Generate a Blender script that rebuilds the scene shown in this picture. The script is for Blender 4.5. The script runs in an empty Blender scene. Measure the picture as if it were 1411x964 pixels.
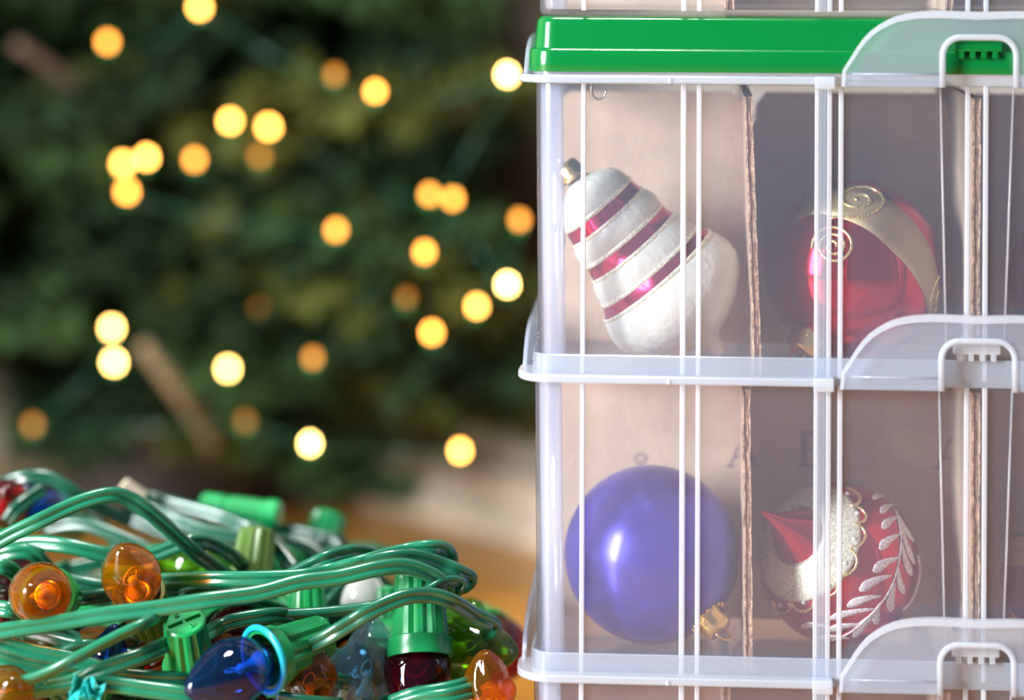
import bpy, bmesh, math, random
from mathutils import Vector, Matrix, Quaternion
from math import sin, cos, pi, sqrt, atan, radians

# ------------------------------------------------------------------ camera
sc = bpy.context.scene
C = bpy.context.collection
FPX, CX, CY = 3500.0, 705.5, -60.0      # focal length and principal point of the photograph, px
H = 0.4924                              # camera height above the floor
ROLL = 0.004
cd = bpy.data.cameras.new('camera')
cam = bpy.data.objects.new('camera', cd); C.objects.link(cam)
cd.sensor_width = 36.0
cd.lens = 36.0 * FPX / 1411.0
cd.shift_y = -(482.0 - CY) / 1411.0
cam.matrix_world = Matrix.Translation((0, 0, H)) @ Matrix.Rotation(pi / 2, 4, 'X') @ Matrix.Rotation(ROLL, 4, 'Z')
cd.dof.use_dof = True
cd.dof.focus_distance = 1.238
cd.dof.aperture_fstop = 2.35
cd.clip_start = 0.02
sc.camera = cam

# ------------------------------------------------------------------ world, lights, exposure
w = bpy.data.worlds.new('world'); sc.world = w
w.use_nodes = True
w.node_tree.nodes['Background'].inputs[0].default_value = (0.52, 0.64, 1.0, 1)
w.node_tree.nodes['Background'].inputs[1].default_value = 0.17

def area(name, loc, target, sx, sy, power, col):
    l = bpy.data.lights.new(name, 'AREA'); l.shape = 'RECTANGLE'; l.size = sx; l.size_y = sy
    l.energy = power; l.color = col
    o = bpy.data.objects.new(name, l); C.objects.link(o); o.location = loc
    o.rotation_euler = (Vector(target) - Vector(loc)).to_track_quat('-Z', 'Y').to_euler()
    return o
area('window_left_offscreen', (-1.86, -0.02, 0.85), (0.0, 1.35, 0.25), 0.60, 1.25, 170, (0.92, 0.96, 1.0))
area('ceiling_lamp_offscreen', (-0.22, 1.12, 2.25), (-0.2, 1.2, 0.1), 0.42, 0.42, 46, (1.0, 0.96, 0.92))

sc.view_settings.view_transform = 'Standard'
sc.view_settings.look = 'None'
sc.view_settings.exposure = 0.0
sc.view_settings.gamma = 1.0
sc.view_settings.use_curve_mapping = False
sc.cycles.transparent_max_bounces = 40
sc.cycles.max_bounces = 14
sc.cycles.diffuse_bounces = 4
sc.cycles.glossy_bounces = 5
sc.cycles.transmission_bounces = 12
sc.cycles.caustics_reflective = False
sc.cycles.caustics_refractive = False

# ------------------------------------------------------------------ measuring helpers
def ideal(px, py):
    u, v = px - CX, py - CY
    return u + ROLL * v, v - ROLL * u
def P3(px, py, d):
    u, v = ideal(px, py)
    return Vector((u / FPX * d, d, H - v / FPX * d))
def ray(px, py):
    u, v = ideal(px, py)
    return Vector((u / FPX, 1.0, -v / FPX))
CAMP = Vector((0, 0, H))

# ------------------------------------------------------------------ object helpers
def link(name, me, mat=None, parent=None):
    o = bpy.data.objects.new(name, me); C.objects.link(o)
    if mat is not None and me is not None and not me.materials:
        for m in (mat if isinstance(mat, (list, tuple)) else [mat]): me.materials.append(m)
    if parent: o.parent = parent
    return o
def tag(o, label, cat, group=None):
    o['label'] = label; o['category'] = cat
    if group: o['group'] = group
    return o
def thing(name, label, cat, loc=(0, 0, 0), group=None):
    o = bpy.data.objects.new(name, None); C.objects.link(o); o.location = loc
    o.empty_display_size = 0.01
    return tag(o, label, cat, group)
def mesh(name, verts, faces, smooth=True, mats=None):
    me = bpy.data.meshes.new(name); me.from_pydata([tuple(v) for v in verts], [], faces); me.update()
    if smooth:
        me.polygons.foreach_set('use_smooth', [True] * len(me.polygons))
    bm = bmesh.new(); bm.from_mesh(me); bmesh.ops.recalc_face_normals(bm, faces=bm.faces); bm.to_mesh(me); bm.free()
    if mats: me.polygons.foreach_set('material_index', mats)
    return me
def sharp(me, ang=35):
    bm = bmesh.new(); bm.from_mesh(me)
    for e in bm.edges:
        if len(e.link_faces) == 2 and e.calc_face_angle(0) > radians(ang): e.smooth = False
    bm.to_mesh(me); bm.free(); return me
def box_mesh(name, lo, hi, bev=0.0):
    bm = bmesh.new(); bmesh.ops.create_cube(bm, size=1)
    lo, hi = Vector(lo), Vector(hi)
    for v in bm.verts:
        v.co = Vector([(lo[i] + hi[i]) / 2 + v.co[i] * (hi[i] - lo[i]) for i in range(3)])
    if bev: bmesh.ops.bevel(bm, geom=list(bm.edges), offset=bev, segments=2, affect='EDGES', profile=0.6)
    me = bpy.data.meshes.new(name); bm.to_mesh(me); bm.free(); return me
def lathe(name, prof, n=40, mat_of=None, smooth=True):
    """prof: list of (z, r); closed at ends where r=0"""
    V, F, M = [], [], []
    rows = []
    for z, r in prof:
        if r < 1e-6: rows.append([len(V)]); V.append((0, 0, z))
        else:
            rows.append(list(range(len(V), len(V) + n)))
            V += [(r * cos(2 * pi * k / n), r * sin(2 * pi * k / n), z) for k in range(n)]
    for i in range(len(rows) - 1):
        a, b = rows[i], rows[i + 1]
        for k in range(n):
            k2 = (k + 1) % n
            if len(a) == 1 and len(b) == 1: continue
            if len(a) == 1: F.append((a[0], b[k], b[k2]))
            elif len(b) == 1: F.append((a[k], a[k2], b[0]))
            else: F.append((a[k], a[k2], b[k2], b[k]))
            M.append(mat_of(i) if mat_of else 0)
    return mesh(name, V, F, smooth, M if mat_of else None)
def catmull(pts, sub=8):
    pts = [Vector(p) for p in pts]
    if len(pts) < 3: return [pts[0].lerp(pts[-1], k / sub) for k in range(sub + 1)]
    P = [pts[0] * 2 - pts[1]] + pts + [pts[-1] * 2 - pts[-2]]
    out = []
    for i in range(1, len(P) - 2):
        p0, p1, p2, p3 = P[i - 1:i + 3]
        for k in range(sub):
            t = k / sub
            out.append(0.5 * ((2 * p1) + (p2 - p0) * t + (2 * p0 - 5 * p1 + 4 * p2 - p3) * t * t + (3 * p1 - p0 - 3 * p2 + p3) * t ** 3))
    out.append(pts[-1]); return out
def sweep(name, path, prof, ref=None, twist=0.0, taper=None, smooth=True, closed=False):
    """prof: closed list of (a, b) in the plane across the path; ref(T, p) -> direction for a"""
    V, F = [], []; n = len(prof); prev = None; N = len(path)
    for i, p in enumerate(path):
        a = path[i - 1] if (i > 0 or closed) else p
        b = path[(i + 1) % N] if (i < N - 1 or closed) else p
        T = (b - a)
        T = T.normalized() if T.length > 1e-9 else Vector((0, 0, 1))
        if ref: nn = ref(T, p)
        elif prev is not None: nn = prev
        else: nn = Vector((0, 0, 1)) if abs(T.z) < 0.9 else Vector((1, 0, 0))
        nn = nn - T * nn.dot(T)
        if nn.length < 1e-5: nn = prev if prev is not None else T.orthogonal()
        nn = nn - T * nn.dot(T); nn.normalize(); prev = nn
        bb = T.cross(nn)
        if twist:
            tw = twist if not callable(twist) else twist(i / max(1, N - 1))
            nn, bb = nn * cos(tw) + bb * sin(tw), bb * cos(tw) - nn * sin(tw)
        s = taper(i / max(1, N - 1)) if taper else 1.0
        for (x, y) in prof: V.append(p + nn * (x * s) + bb * (y * s))
    for i in range(N if closed else N - 1):
        j = (i + 1) % N
        for k in range(n):
            k2 = (k + 1) % n
            F.append((i * n + k, i * n + k2, j * n + k2, j * n + k))
    if not closed:
        F.append(tuple(range(n))[::-1]); F.append(tuple(range((N - 1) * n, N * n)))
    return mesh(name, V, F, smooth)
def circ(r, n=8): return [(r * cos(2 * pi * k / n), r * sin(2 * pi * k / n)) for k in range(n)]
def joined(name, meshes):
    bm = bmesh.new()
    for m in meshes: bm.from_mesh(m)
    me = bpy.data.meshes.new(name); bm.to_mesh(me); bm.free()
    for m in meshes: bpy.data.meshes.remove(m)
    return me
def orient(o, loc, d, roll=0.0):
    o.location = loc; o.rotation_mode = 'QUATERNION'
    o.rotation_quaternion = Vector(d).normalized().to_track_quat('Z', 'Y') @ Quaternion((0, 0, 1), roll)

# ------------------------------------------------------------------ materials
def new_mat(name):
    m = bpy.data.materials.new(name); m.use_nodes = True
    nt = m.node_tree; nt.nodes.clear()
    out = nt.nodes.new('ShaderNodeOutputMaterial')
    return m, nt, out
def N(nt, t, **kw):
    n = nt.nodes.new(t)
    for k, v in kw.items():
        if k.startswith('i_'):
            key = k[2:]; key = int(key) if key.isdigit() else key.replace('_', ' ')
            n.inputs[key].default_value = v
        else: setattr(n, k, v)
    return n
def rgba(c): return (c[0], c[1], c[2], 1)
def schlick(nt, f0=0.04):
    lw = N(nt, 'ShaderNodeLayerWeight', i_Blend=0.5)
    p = N(nt, 'ShaderNodeMath', operation='POWER'); p.inputs[1].default_value = 5.0
    nt.links.new(lw.outputs['Facing'], p.inputs[0])
    m = N(nt, 'ShaderNodeMath', operation='MULTIPLY_ADD'); m.inputs[1].default_value = 1 - f0; m.inputs[2].default_value = f0
    nt.links.new(p.outputs[0], m.inputs[0]); return m.outputs[0]
def plastic(name, milky, col, rough=0.12, tint=(0.985, 0.99, 1.0), f0=0.04):
    """thin translucent polypropylene: part clear, part scattering, glossy skin"""
    m, nt, out = new_mat(name)
    tr = N(nt, 'ShaderNodeBsdfTransparent', i_Color=rgba(tint))
    df = N(nt, 'ShaderNodeBsdfDiffuse', i_Color=rgba(col))
    tl = N(nt, 'ShaderNodeBsdfTranslucent', i_Color=rgba(col))
    sca = N(nt, 'ShaderNodeMixShader', i_0=0.45); nt.links.new(df.outputs[0], sca.inputs[1]); nt.links.new(tl.outputs[0], sca.inputs[2])
    no = N(nt, 'ShaderNodeTexNoise'); no.inputs['Scale'].default_value = 60; no.inputs['Detail'].default_value = 3
    mr = N(nt, 'ShaderNodeMapRange'); mr.inputs[3].default_value = milky * 0.82; mr.inputs[4].default_value = min(1, milky * 1.18)
    nt.links.new(no.outputs[0], mr.inputs[0])
    mx = N(nt, 'ShaderNodeMixShader'); nt.links.new(mr.outputs[0], mx.inputs[0]); nt.links.new(tr.outputs[0], mx.inputs[1]); nt.links.new(sca.outputs[0], mx.inputs[2])
    gl = N(nt, 'ShaderNodeBsdfGlossy', i_Roughness=rough)
    mg = N(nt, 'ShaderNodeMixShader'); nt.links.new(schlick(nt, f0), mg.inputs[0]); nt.links.new(mx.outputs[0], mg.inputs[1]); nt.links.new(gl.outputs[0], mg.inputs[2])
    nt.links.new(mg.outputs[0], out.inputs[0]); return m
def glassy(name, col, body=0.12, rough=0.03, f0=0.06):
    """thin coloured lamp glass: tinted see-through wall, a little scattering, sharp reflections"""
    m, nt, out = new_mat(name)
    tr = N(nt, 'ShaderNodeBsdfTransparent', i_Color=rgba(col))
    tl = N(nt, 'ShaderNodeBsdfTranslucent', i_Color=rgba(col)); df = N(nt, 'ShaderNodeBsdfDiffuse', i_Color=rgba(col))
    s = N(nt, 'ShaderNodeMixShader', i_0=0.5); nt.links.new(tl.outputs[0], s.inputs[1]); nt.links.new(df.outputs[0], s.inputs[2])
    mx = N(nt, 'ShaderNodeMixShader', i_0=body); nt.links.new(tr.outputs[0], mx.inputs[1]); nt.links.new(s.outputs[0], mx.inputs[2])
    gl = N(nt, 'ShaderNodeBsdfGlossy', i_Roughness=rough)
    mg = N(nt, 'ShaderNodeMixShader'); nt.links.new(schlick(nt, f0), mg.inputs[0]); nt.links.new(mx.outputs[0], mg.inputs[1]); nt.links.new(gl.outputs[0], mg.inputs[2])
    nt.links.new(mg.outputs[0], out.inputs[0]); return m
def pbr(name, col, rough=0.5, metal=0.0, spec=0.5, coat=0.0, var=0.0, vscale=20, bump=0.0, bscale=80, sheen=0.0, trans=0.0, col2=None):
    m, nt, out = new_mat(name)
    b = N(nt, 'ShaderNodeBsdfPrincipled')
    b.inputs['Base Color'].default_value = rgba(col); b.inputs['Roughness'].default_value = rough
    b.inputs['Metallic'].default_value = metal; b.inputs['Specular IOR Level'].default_value = spec
    b.inputs['Coat Weight'].default_value = coat; b.inputs['Coat Roughness'].default_value = 0.08
    tc = N(nt, 'ShaderNodeTexCoord')
    if var or col2:
        no = N(nt, 'ShaderNodeTexNoise'); no.inputs['Scale'].default_value = vscale; no.inputs['Detail'].default_value = 4
        nt.links.new(tc.outputs['Object'], no.inputs['Vector'])
        cr = N(nt, 'ShaderNodeValToRGB')
        c2 = col2 if col2 else [min(1, c * (1 + var)) for c in col]
        c1 = col if col2 else [c * (1 - var) for c in col]
        cr.color_ramp.elements[0].color = rgba(c1); cr.color_ramp.elements[0].position = 0.35
        cr.color_ramp.elements[1].color = rgba(c2); cr.color_ramp.elements[1].position = 0.65
        nt.links.new(no.outputs[0], cr.inputs[0]); nt.links.new(cr.outputs[0], b.inputs['Base Color'])
    if bump:
        n2 = N(nt, 'ShaderNodeTexNoise'); n2.inputs['Scale'].default_value = bscale; n2.inputs['Detail'].default_value = 3
        nt.links.new(tc.outputs['Object'], n2.inputs['Vector'])
        bp = N(nt, 'ShaderNodeBump'); bp.inputs['Strength'].default_value = bump; bp.inputs['Distance'].default_value = 0.002
        nt.links.new(n2.outputs[0], bp.inputs['Height']); nt.links.new(bp.outputs[0], b.inputs['Normal'])
    nt.links.new(b.outputs[0], out.inputs[0]); return m
def glitter(name, col, dark, scale=900, metal=0.75):
    m, nt, out = new_mat(name)
    b = N(nt, 'ShaderNodeBsdfPrincipled'); b.inputs['Roughness'].default_value = 0.28; b.inputs['Metallic'].default_value = metal
    tc = N(nt, 'ShaderNodeTexCoord')
    v = N(nt, 'ShaderNodeTexVoronoi'); v.inputs['Scale'].default_value = scale
    nt.links.new(tc.outputs['Object'], v.inputs['Vector'])
    cr = N(nt, 'ShaderNodeValToRGB'); cr.color_ramp.elements[0].color = rgba(dark); cr.color_ramp.elements[1].color = rgba(col)
    cr.color_ramp.elements[0].position = 0.1; cr.color_ramp.elements[1].position = 0.6
    sp = N(nt, 'ShaderNodeSeparateColor'); nt.links.new(v.outputs['Color'], sp.inputs[0])
    nt.links.new(sp.outputs[0], cr.inputs[0]); nt.links.new(cr.outputs[0], b.inputs['Base Color'])
    bp = N(nt, 'ShaderNodeBump'); bp.inputs['Strength'].default_value = 0.8; bp.inputs['Distance'].default_value = 0.0012
    nt.links.new(sp.outputs[1], bp.inputs['Height']); nt.links.new(bp.outputs[0], b.inputs['Normal'])
    nt.links.new(b.outputs[0], out.inputs[0]); return m
def emit(name, col, s):
    m, nt, out = new_mat(name)
    e = N(nt, 'ShaderNodeEmission', i_Color=rgba(col), i_Strength=s); nt.links.new(e.outputs[0], out.inputs[0]); return m
def wood_floor():
    m, nt, out = new_mat('floor_oak')
    b = N(nt, 'ShaderNodeBsdfPrincipled'); b.inputs['Roughness'].default_value = 0.32
    tc = N(nt, 'ShaderNodeTexCoord'); mp = N(nt, 'ShaderNodeMapping'); mp.inputs['Rotation'].default_value = (0, 0, radians(42))
    nt.links.new(tc.outputs['Object'], mp.inputs['Vector'])
    br = N(nt, 'ShaderNodeTexBrick'); br.inputs['Color1'].default_value = (0.60, 0.25, 0.030, 1); br.inputs['Color2'].default_value = (0.72, 0.32, 0.042, 1)
    br.inputs['Mortar'].default_value = (0.12, 0.05, 0.02, 1); br.inputs['Scale'].default_value = 1.0; br.inputs['Mortar Size'].default_value = 0.0015
    br.inputs['Brick Width'].default_value = 0.9; br.inputs['Row Height'].default_value = 0.083
    nt.links.new(mp.outputs[0], br.inputs['Vector'])
    mp2 = N(nt, 'ShaderNodeMapping'); mp2.inputs['Scale'].default_value = (3, 60, 1); nt.links.new(mp.outputs[0], mp2.inputs['Vector'])
    no = N(nt, 'ShaderNodeTexNoise'); no.inputs['Scale'].default_value = 2.0; no.inputs['Detail'].default_value = 5; nt.links.new(mp2.outputs[0], no.inputs['Vector'])
    mx = N(nt, 'ShaderNodeMix', data_type='RGBA', blend_type='MULTIPLY'); mx.inputs[0].default_value = 0.45
    nt.links.new(br.outputs[0], mx.inputs[6]); nt.links.new(no.outputs[0], mx.inputs[7])
    nt.links.new(mx.outputs[2], b.inputs['Base Color']); nt.links.new(b.outputs[0], out.inputs[0]); return m

LAV = (0.64, 0.72, 1.0)
M_WALL = plastic('tray_wall_plastic', 0.082, LAV, 0.10)
M_BAND = plastic('tray_rim_plastic', 0.33, (0.74, 0.85, 1.0), 0.15)
M_LIP = plastic('tray_lip_plastic', 0.46, (0.80, 0.89, 1.0), 0.15)
M_RIB = plastic('tray_rib_plastic', 0.62, (0.90, 0.94, 1.0), 0.2)
M_CORNER_HILITE = plastic('tray_corner_highlight', 0.42, (0.80, 0.86, 1.0), 0.12)  # extra milkiness imitates light caught along the rounded corners
M_LATCH = plastic('latch_plastic', 0.25, (0.72, 0.83, 1.0), 0.12)
M_EDGE = plastic('latch_edge_plastic', 0.55, (0.86, 0.92, 1.0), 0.15)
M_LINE = plastic('tray_panel_line_plastic', 0.35, (0.95, 0.95, 1.0), 0.2)
M_LID = pbr('lid_green_plastic', (0.0, 0.16, 0.030), 0.20, coat=0.15)
M_CARD = pbr('cardboard', (0.56, 0.42, 0.31), 0.9, spec=0.1, var=0.09, vscale=45, bump=0.25, bscale=300)
M_CARDE = pbr('cardboard_edge', (0.50, 0.34, 0.22), 0.9, spec=0.1, var=0.3, vscale=350, bump=0.8, bscale=500)
M_INK = pbr('cardboard_ink', (0.06, 0.07, 0.13), 0.8)
M_GOLD = pbr('gold_cap', (0.85, 0.62, 0.22), 0.22, metal=1.0, bump=0.3, bscale=400)
M_SILV = pbr('hook_wire_steel', (0.70, 0.66, 0.58), 0.25, metal=1.0)
M_GLGOLD = glitter('gold_glitter', (1.0, 0.84, 0.42), (0.55, 0.36, 0.10), 1400)
M_GLSILV = glitter('silver_glitter', (1.0, 0.98, 0.80), (0.62, 0.60, 0.44), 1300, 0.3)
M_GLWHITE = glitter('white_glitter', (0.98, 0.93, 0.92), (0.62, 0.52, 0.54), 1300, 0.15)

# ------------------------------------------------------------------ the setting
def struct(o): o['kind'] = 'structure'; return o
me = box_mesh('floor', (-3, -1.5, -0.03), (3, 3.2, 0)); struct(link('floor', me, wood_floor()))
M_PAINT = pbr('wall_paint', (0.27, 0.235, 0.18), 0.8, var=0.05, vscale=6)
M_TRIM = pbr('trim_paint', (0.60, 0.50, 0.38), 0.35)
CORNER = Vector((-0.336, 2.57, 0))
DR = Vector((0.645, -0.764, 0)); DL = Vector((-0.764, -0.645, 0))
def wall(name, d, out_n, length, z0, z1, thick, mat):
    a = CORNER; V = []
    for q in (a - d * 0.0, a + d * length):
        for t in (0, thick):
            for z in (z0, z1): V.append(q + out_n * t + Vector((0, 0, z)))
    F = [(0, 1, 5, 4), (2, 6, 7, 3), (0, 4, 6, 2), (1, 3, 7, 5), (0, 2, 3, 1), (4, 5, 7, 6)]
    return link(name, mesh(name, V, F, False), mat)
NR = Vector((0.764, 0.645, 0)); NL = Vector((-0.645, 0.764, 0))
struct(wall('wall_right', DR, NR, 1.5, 0, 2.3, 0.06, M_PAINT))
struct(wall('wall_back', DL, NL, 1.9, 0, 2.3, 0.06, M_PAINT))
for nm, d, n_, ln in (('baseboard_right', DR, -NR, 1.5), ('baseboard_back', DL, -NL, 1.9)):
    struct(wall(nm, d, n_, ln, 0, 0.052, 0.013, M_TRIM))
    t = struct(wall('trim_1' if nm.endswith('right') else 'trim_2', d, n_, ln, 0, 0.016, 0.024, M_TRIM))

# ------------------------------------------------------------------ the stack of trays
TH = atan(0.07)
D0 = 1.228
O0 = P3(735, 482, D0); O0 = Vector((O0.x, D0, 0))
EX = Vector((cos(TH), -sin(TH), 0)); EY = Vector((sin(TH), cos(TH), 0))
def F(px, py, dy=0.0):
    """where the ray through a pixel meets the plane dy behind the trays' front: (x along the front, z)"""
    r = ray(px, py); q = O0 + EY * dy
    t = (q - CAMP).dot(EY) / r.dot(EY)
    p = CAMP + r * t
    return (p - O0).dot(EX), p.z
def BW(x, y, z): return O0 + EX * x + EY * y + Vector((0, 0, z))
PIT = 0.144
XC = F(1345, 482)[0]
TW = 2 * XC; TD = 0.205
def rrect(inset, z, r=0.010, n=6):
    r = max(0.001, r - inset * 0.8); pts = []
    x0, x1, y0, y1 = inset, TW - inset, inset, TD - inset
    for cx, cy, a0 in ((x1 - r, y0 + r, -pi / 2), (x1 - r, y1 - r, 0), (x0 + r, y1 - r, pi / 2), (x0 + r, y0 + r, pi)):
        for k in range(n + 1):
            a = a0 + (pi / 2) * k / n
            pts.append(Vector((cx + r * cos(a), cy + r * sin(a), z)))
    return pts
def loft(name, loops, cap0=True, cap1=True, ring=False):
    V, Fc = [], []; n = len(loops[0])
    for lp in loops: V += lp
    L = len(loops)
    for i in range(L if ring else L - 1):
        j = (i + 1) % L
        for k in range(n):
            k2 = (k + 1) % n
            Fc.append((i * n + k, i * n + k2, j * n + k2, j * n + k))
    if not ring:
        if cap0: Fc.append(tuple(range(n))[::-1])
        if cap1: Fc.append(tuple(range((L - 1) * n, L * n)))
    return sharp(mesh(name, V, Fc), 40)
mm = 0.001
tray_body = loft('tray_body', [rrect(3.4 * mm, 0.0), rrect(2.4 * mm, 0.6 * mm), rrect(1.8 * mm, 2.5 * mm), rrect(1.6 * mm, 14 * mm), rrect(0.2 * mm, PIT - 1 * mm),
                               rrect(2.0 * mm, PIT - 1 * mm), rrect(3.4 * mm, 14 * mm), rrect(3.8 * mm, 4.4 * mm), rrect(5.2 * mm, 3.0 * mm)])
tray_rim = loft('tray_rim', [rrect(a * mm, PIT + b * mm) for a, b in ((0.1, -1.0), (-1.1, -0.6), (-1.2, 3.4), (-0.9, 12.0), (-0.4, 12.5), (0.4, 12.5), (0.8, 12.0), (1.0, 1.0), (1.0, -0.9))], ring=True)
# the outward lip, in strips between the latches
LIPX = F(1148, 528, -0.007)[0]
lp_prof = [(-0.3 * mm, -0.2 * mm), (6.2 * mm, -0.2 * mm), (6.9 * mm, 0.5 * mm), (6.9 * mm, 2.9 * mm), (6.2 * mm, 3.6 * mm), (-0.3 * mm, 3.7 * mm)]
def strip(name, pts, nrm, prof, z):
    V, Fc = [], []; n = len(prof)
    for p, q in zip(pts, nrm):
        for a, b in prof: V.append(p + q * a + Vector((0, 0, z + b)))
    for i in range(len(pts) - 1):
        for k in range(n):
            k2 = (k + 1) % n; Fc.append((i * n + k, i * n + k2, (i + 1) * n + k2, (i + 1) * n + k))
    Fc.append(tuple(range(n))[::-1]); Fc.append(tuple(range((len(pts) - 1) * n, len(pts) * n)))
    return sharp(mesh(name, V, Fc), 40)
def corner_strip(mir):
    r = 0.0105; off = -1.1 * mm; pts = [Vector((off, 0.022, 0))]; nr = [Vector((-1, 0, 0))]
    for k in range(9):
        a = pi + pi / 2 * k / 8
        d = Vector((cos(a), sin(a), 0)); pts.append(Vector((off + r, off + r, 0)) + d * r); nr.append(d)
    pts.append(Vector((LIPX, off, 0))); nr.append(Vector((0, -1, 0)))
    if mir:
        pts = [Vector((TW - p.x, p.y, 0)) for p in pts]; nr = [Vector((-q.x, q.y, 0)) for q in nr]
    return strip('tray_lip', pts, nr, lp_prof, PIT)
lips = [corner_strip(False), corner_strip(True)]
def back_strip():
    r = 0.0105; off = -1.1 * mm; pts = []; nr = []
    pts.append(Vector((off, TD - 0.022, 0))); nr.append(Vector((-1, 0, 0)))
    for k in range(9):
        a = pi - pi / 2 * k / 8; d = Vector((cos(a), sin(a), 0)); pts.append(Vector((off + r, TD - off - r, 0)) + d * r); nr.append(d)
    for k in range(9):
        a = pi / 2 - pi / 2 * k / 8; d = Vector((cos(a), sin(a), 0)); pts.append(Vector((TW - off - r, TD - off - r, 0)) + d * r); nr.append(d)
    pts.append(Vector((TW - off, TD - 0.022, 0))); nr.append(Vector((1, 0, 0)))
    return strip('tray_lip', pts, nr, lp_prof, PIT)
lips.append(back_strip())
endx0 = F(1121, 528, -0.0075)[0]
lip_blocks = [box_mesh('lip_end_block', (endx0, -9 * mm, PIT - 2.4 * mm), (LIPX + 0.4 * mm, -1 * mm, PIT + 3.9 * mm), 0.7 * mm)]
tickx = F(921, 525, -0.008)[0]
lip_blocks.append(box_mesh('lip_tick', (tickx - 0.6 * mm, -9.0 * mm, PIT + 0.2 * mm), (tickx + 0.6 * mm, -7 * mm, PIT + 2.4 * mm), 0.2 * mm))
# ribs
def rib_mesh(px, wpx, y0=0.0):
    x = F(px, 480)[0]; hw = wpx / 2850 / 2
    prof = [(-hw, 0.6 * mm), (-hw, -0.4 * mm), (-hw * 0.6, -1.0 * mm), (hw * 0.6, -1.0 * mm), (hw, -0.4 * mm), (hw, 0.6 * mm)]
    V = []
    for z, dy in ((2.5 * mm, 1.7 * mm), (14 * mm, 1.5 * mm), (PIT - 0.5 * mm, 0.3 * mm)):
        V += [(x + a, b + dy, z) for a, b in prof]
    n = len(prof); Fc = []
    for i in range(2):
        for k in range(n):
            Fc.append((i * n + k, i * n + (k + 1) % n, (i + 1) * n + (k + 1) % n, (i + 1) * n + k))
    Fc.append(tuple(range(n))[::-1]); Fc.append(tuple(range(2 * n, 3 * n)))
    return mesh('rib', V, Fc, False)
RIBS = [(803, 7), (941, 8), (962.5, 7), (1125, 6.5), (1142, 7), (1158, 7), (1332.5, 7)]
rib_list = [(rib_mesh(a, b), M_RIB) for a, b in RIBS] + [(rib_mesh(1133.5, 11), M_BAND)]
def mirror_mesh(me):
    m2 = me.copy()
    for v in m2.vertices: v.co.x = TW - v.co.x
    bm = bmesh.new(); bm.from_mesh(m2); bmesh.ops.recalc_face_normals(bm, faces=bm.faces); bm.to_mesh(m2); bm.free()
    return m2
rib_list += [(mirror_mesh(m), k) for m, k in rib_list]
# faint edges of the moulded strap under the latch
def line_mesh(pa, pb):
    (xa, za), (xb, zb) = F(*pa, -0.001), F(*pb, -0.001)
    za -= 2 * PIT; zb -= 2 * PIT
    path = [Vector((xa, -0.2 * mm, za)), Vector((xb, 0.6 * mm, max(0.004, zb)))]
    return sweep('strap_edge', path, circ(0.55 * mm, 6))
lines = [line_mesh((1296, 118), (1304, 480)), line_mesh((1397, 118), (1384, 480))]
highlight_strips = []  # milky quarter-rounds added inside the corners to imitate their bright highlight
for sx, sy in ((0, 0), (1, 0), (0, 1), (1, 1)):
    V, Fc = [], []; r = 0.0115; n = 8
    for z, ins in ((3 * mm, 4.0 * mm), (PIT - 1.5 * mm, 2.2 * mm)):
        for rr in (r, r - 1.6 * mm):
            for k in range(n + 1):
                a = pi + pi / 2 * k / n
                x = ins + r + rr * cos(a); y = ins + r + rr * sin(a)
                V.append((TW - x if sx else x, TD - y if sy else y, z))
    m_ = n + 1
    for k in range(n):
        Fc += [(k, k + 1, 2 * m_ + k + 1, 2 * m_ + k), (m_ + k, 3 * m_ + k, 3 * m_ + k + 1, m_ + k + 1), (k, m_ + k, m_ + k + 1, k + 1), (2 * m_ + k, 2 * m_ + k + 1, 3 * m_ + k + 1, 3 * m_ + k)]
    Fc += [(0, 2 * m_, 3 * m_, m_), (n, m_ + n, 3 * m_ + n, 2 * m_ + n)]
    highlight_strips.append(mesh('corner_highlight_strip', V, Fc))
# the latch: an arched flap hinged on the lip, with an arched opening over the catch
LY = -0.0085
outline_px = [(1160, 514), (1165, 506), (1171, 497), (1179, 484), (1188, 472), (1198, 461.5), (1210, 453), (1221, 447), (1233, 442), (1246, 439), (1260, 437), (1280, 436), (1300, 436.2), (1322, 437.5), (1345, 439)]
def latch_pts(pts, dy=LY):
    out = []
    for p in pts:
        x, z = F(p[0], p[1] - (p[0] - 1160) * 0.0115, dy); out.append(Vector((x, 0, z - PIT)))
    return out
half = latch_pts(outline_px)
Zb = PIT - 0.9 * mm                       # bottom edge
half = [Vector((half[0].x - 0.0005, 0, Zb))] + half
full = half + [Vector((2 * XC - p.x, 0, p.z)) for p in half[:-1]][::-1]
ow = F(1395, 520, LY)[0] - XC; notch_top = F(1300, 472.5, LY)[1] - PIT
def notch(grow):
    r = 0.0075 + grow; a = ow + grow; zt = notch_top + grow
    pts = [Vector((XC - a, 0, Zb))]
    for k in range(7):
        t = pi - pi / 2 * k / 6; pts.append(Vector((XC - a + r + r * cos(t), 0, zt - r + r * sin(t))))
    return pts + [Vector((2 * XC - p.x, 0, p.z)) for p in pts][::-1]
def plate(name, poly, y0, y1):
    n = len(poly); V = [Vector((p.x, y0, p.z)) for p in poly] + [Vector((p.x, y1, p.z)) for p in poly]
    bm = bmesh.new(); vs = [bm.verts.new(v) for v in V]
    f0 = bm.faces.new(vs[:n]); f1 = bm.faces.new(vs[n:][::-1])
    for k in range(n): bm.faces.new((vs[k], vs[n + k], vs[n + (k + 1) % n], vs[(k + 1) % n]))
    bmesh.ops.recalc_face_normals(bm, faces=bm.faces)
    bmesh.ops.triangulate(bm, faces=[f0, f1])
    me = bpy.data.meshes.new(name); bm.to_mesh(me); bm.free(); return me
nt0 = notch(0)
latch_me = plate('latch', full + nt0[::-1], LY - 1.1 * mm, LY + 1.1 * mm)
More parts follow.
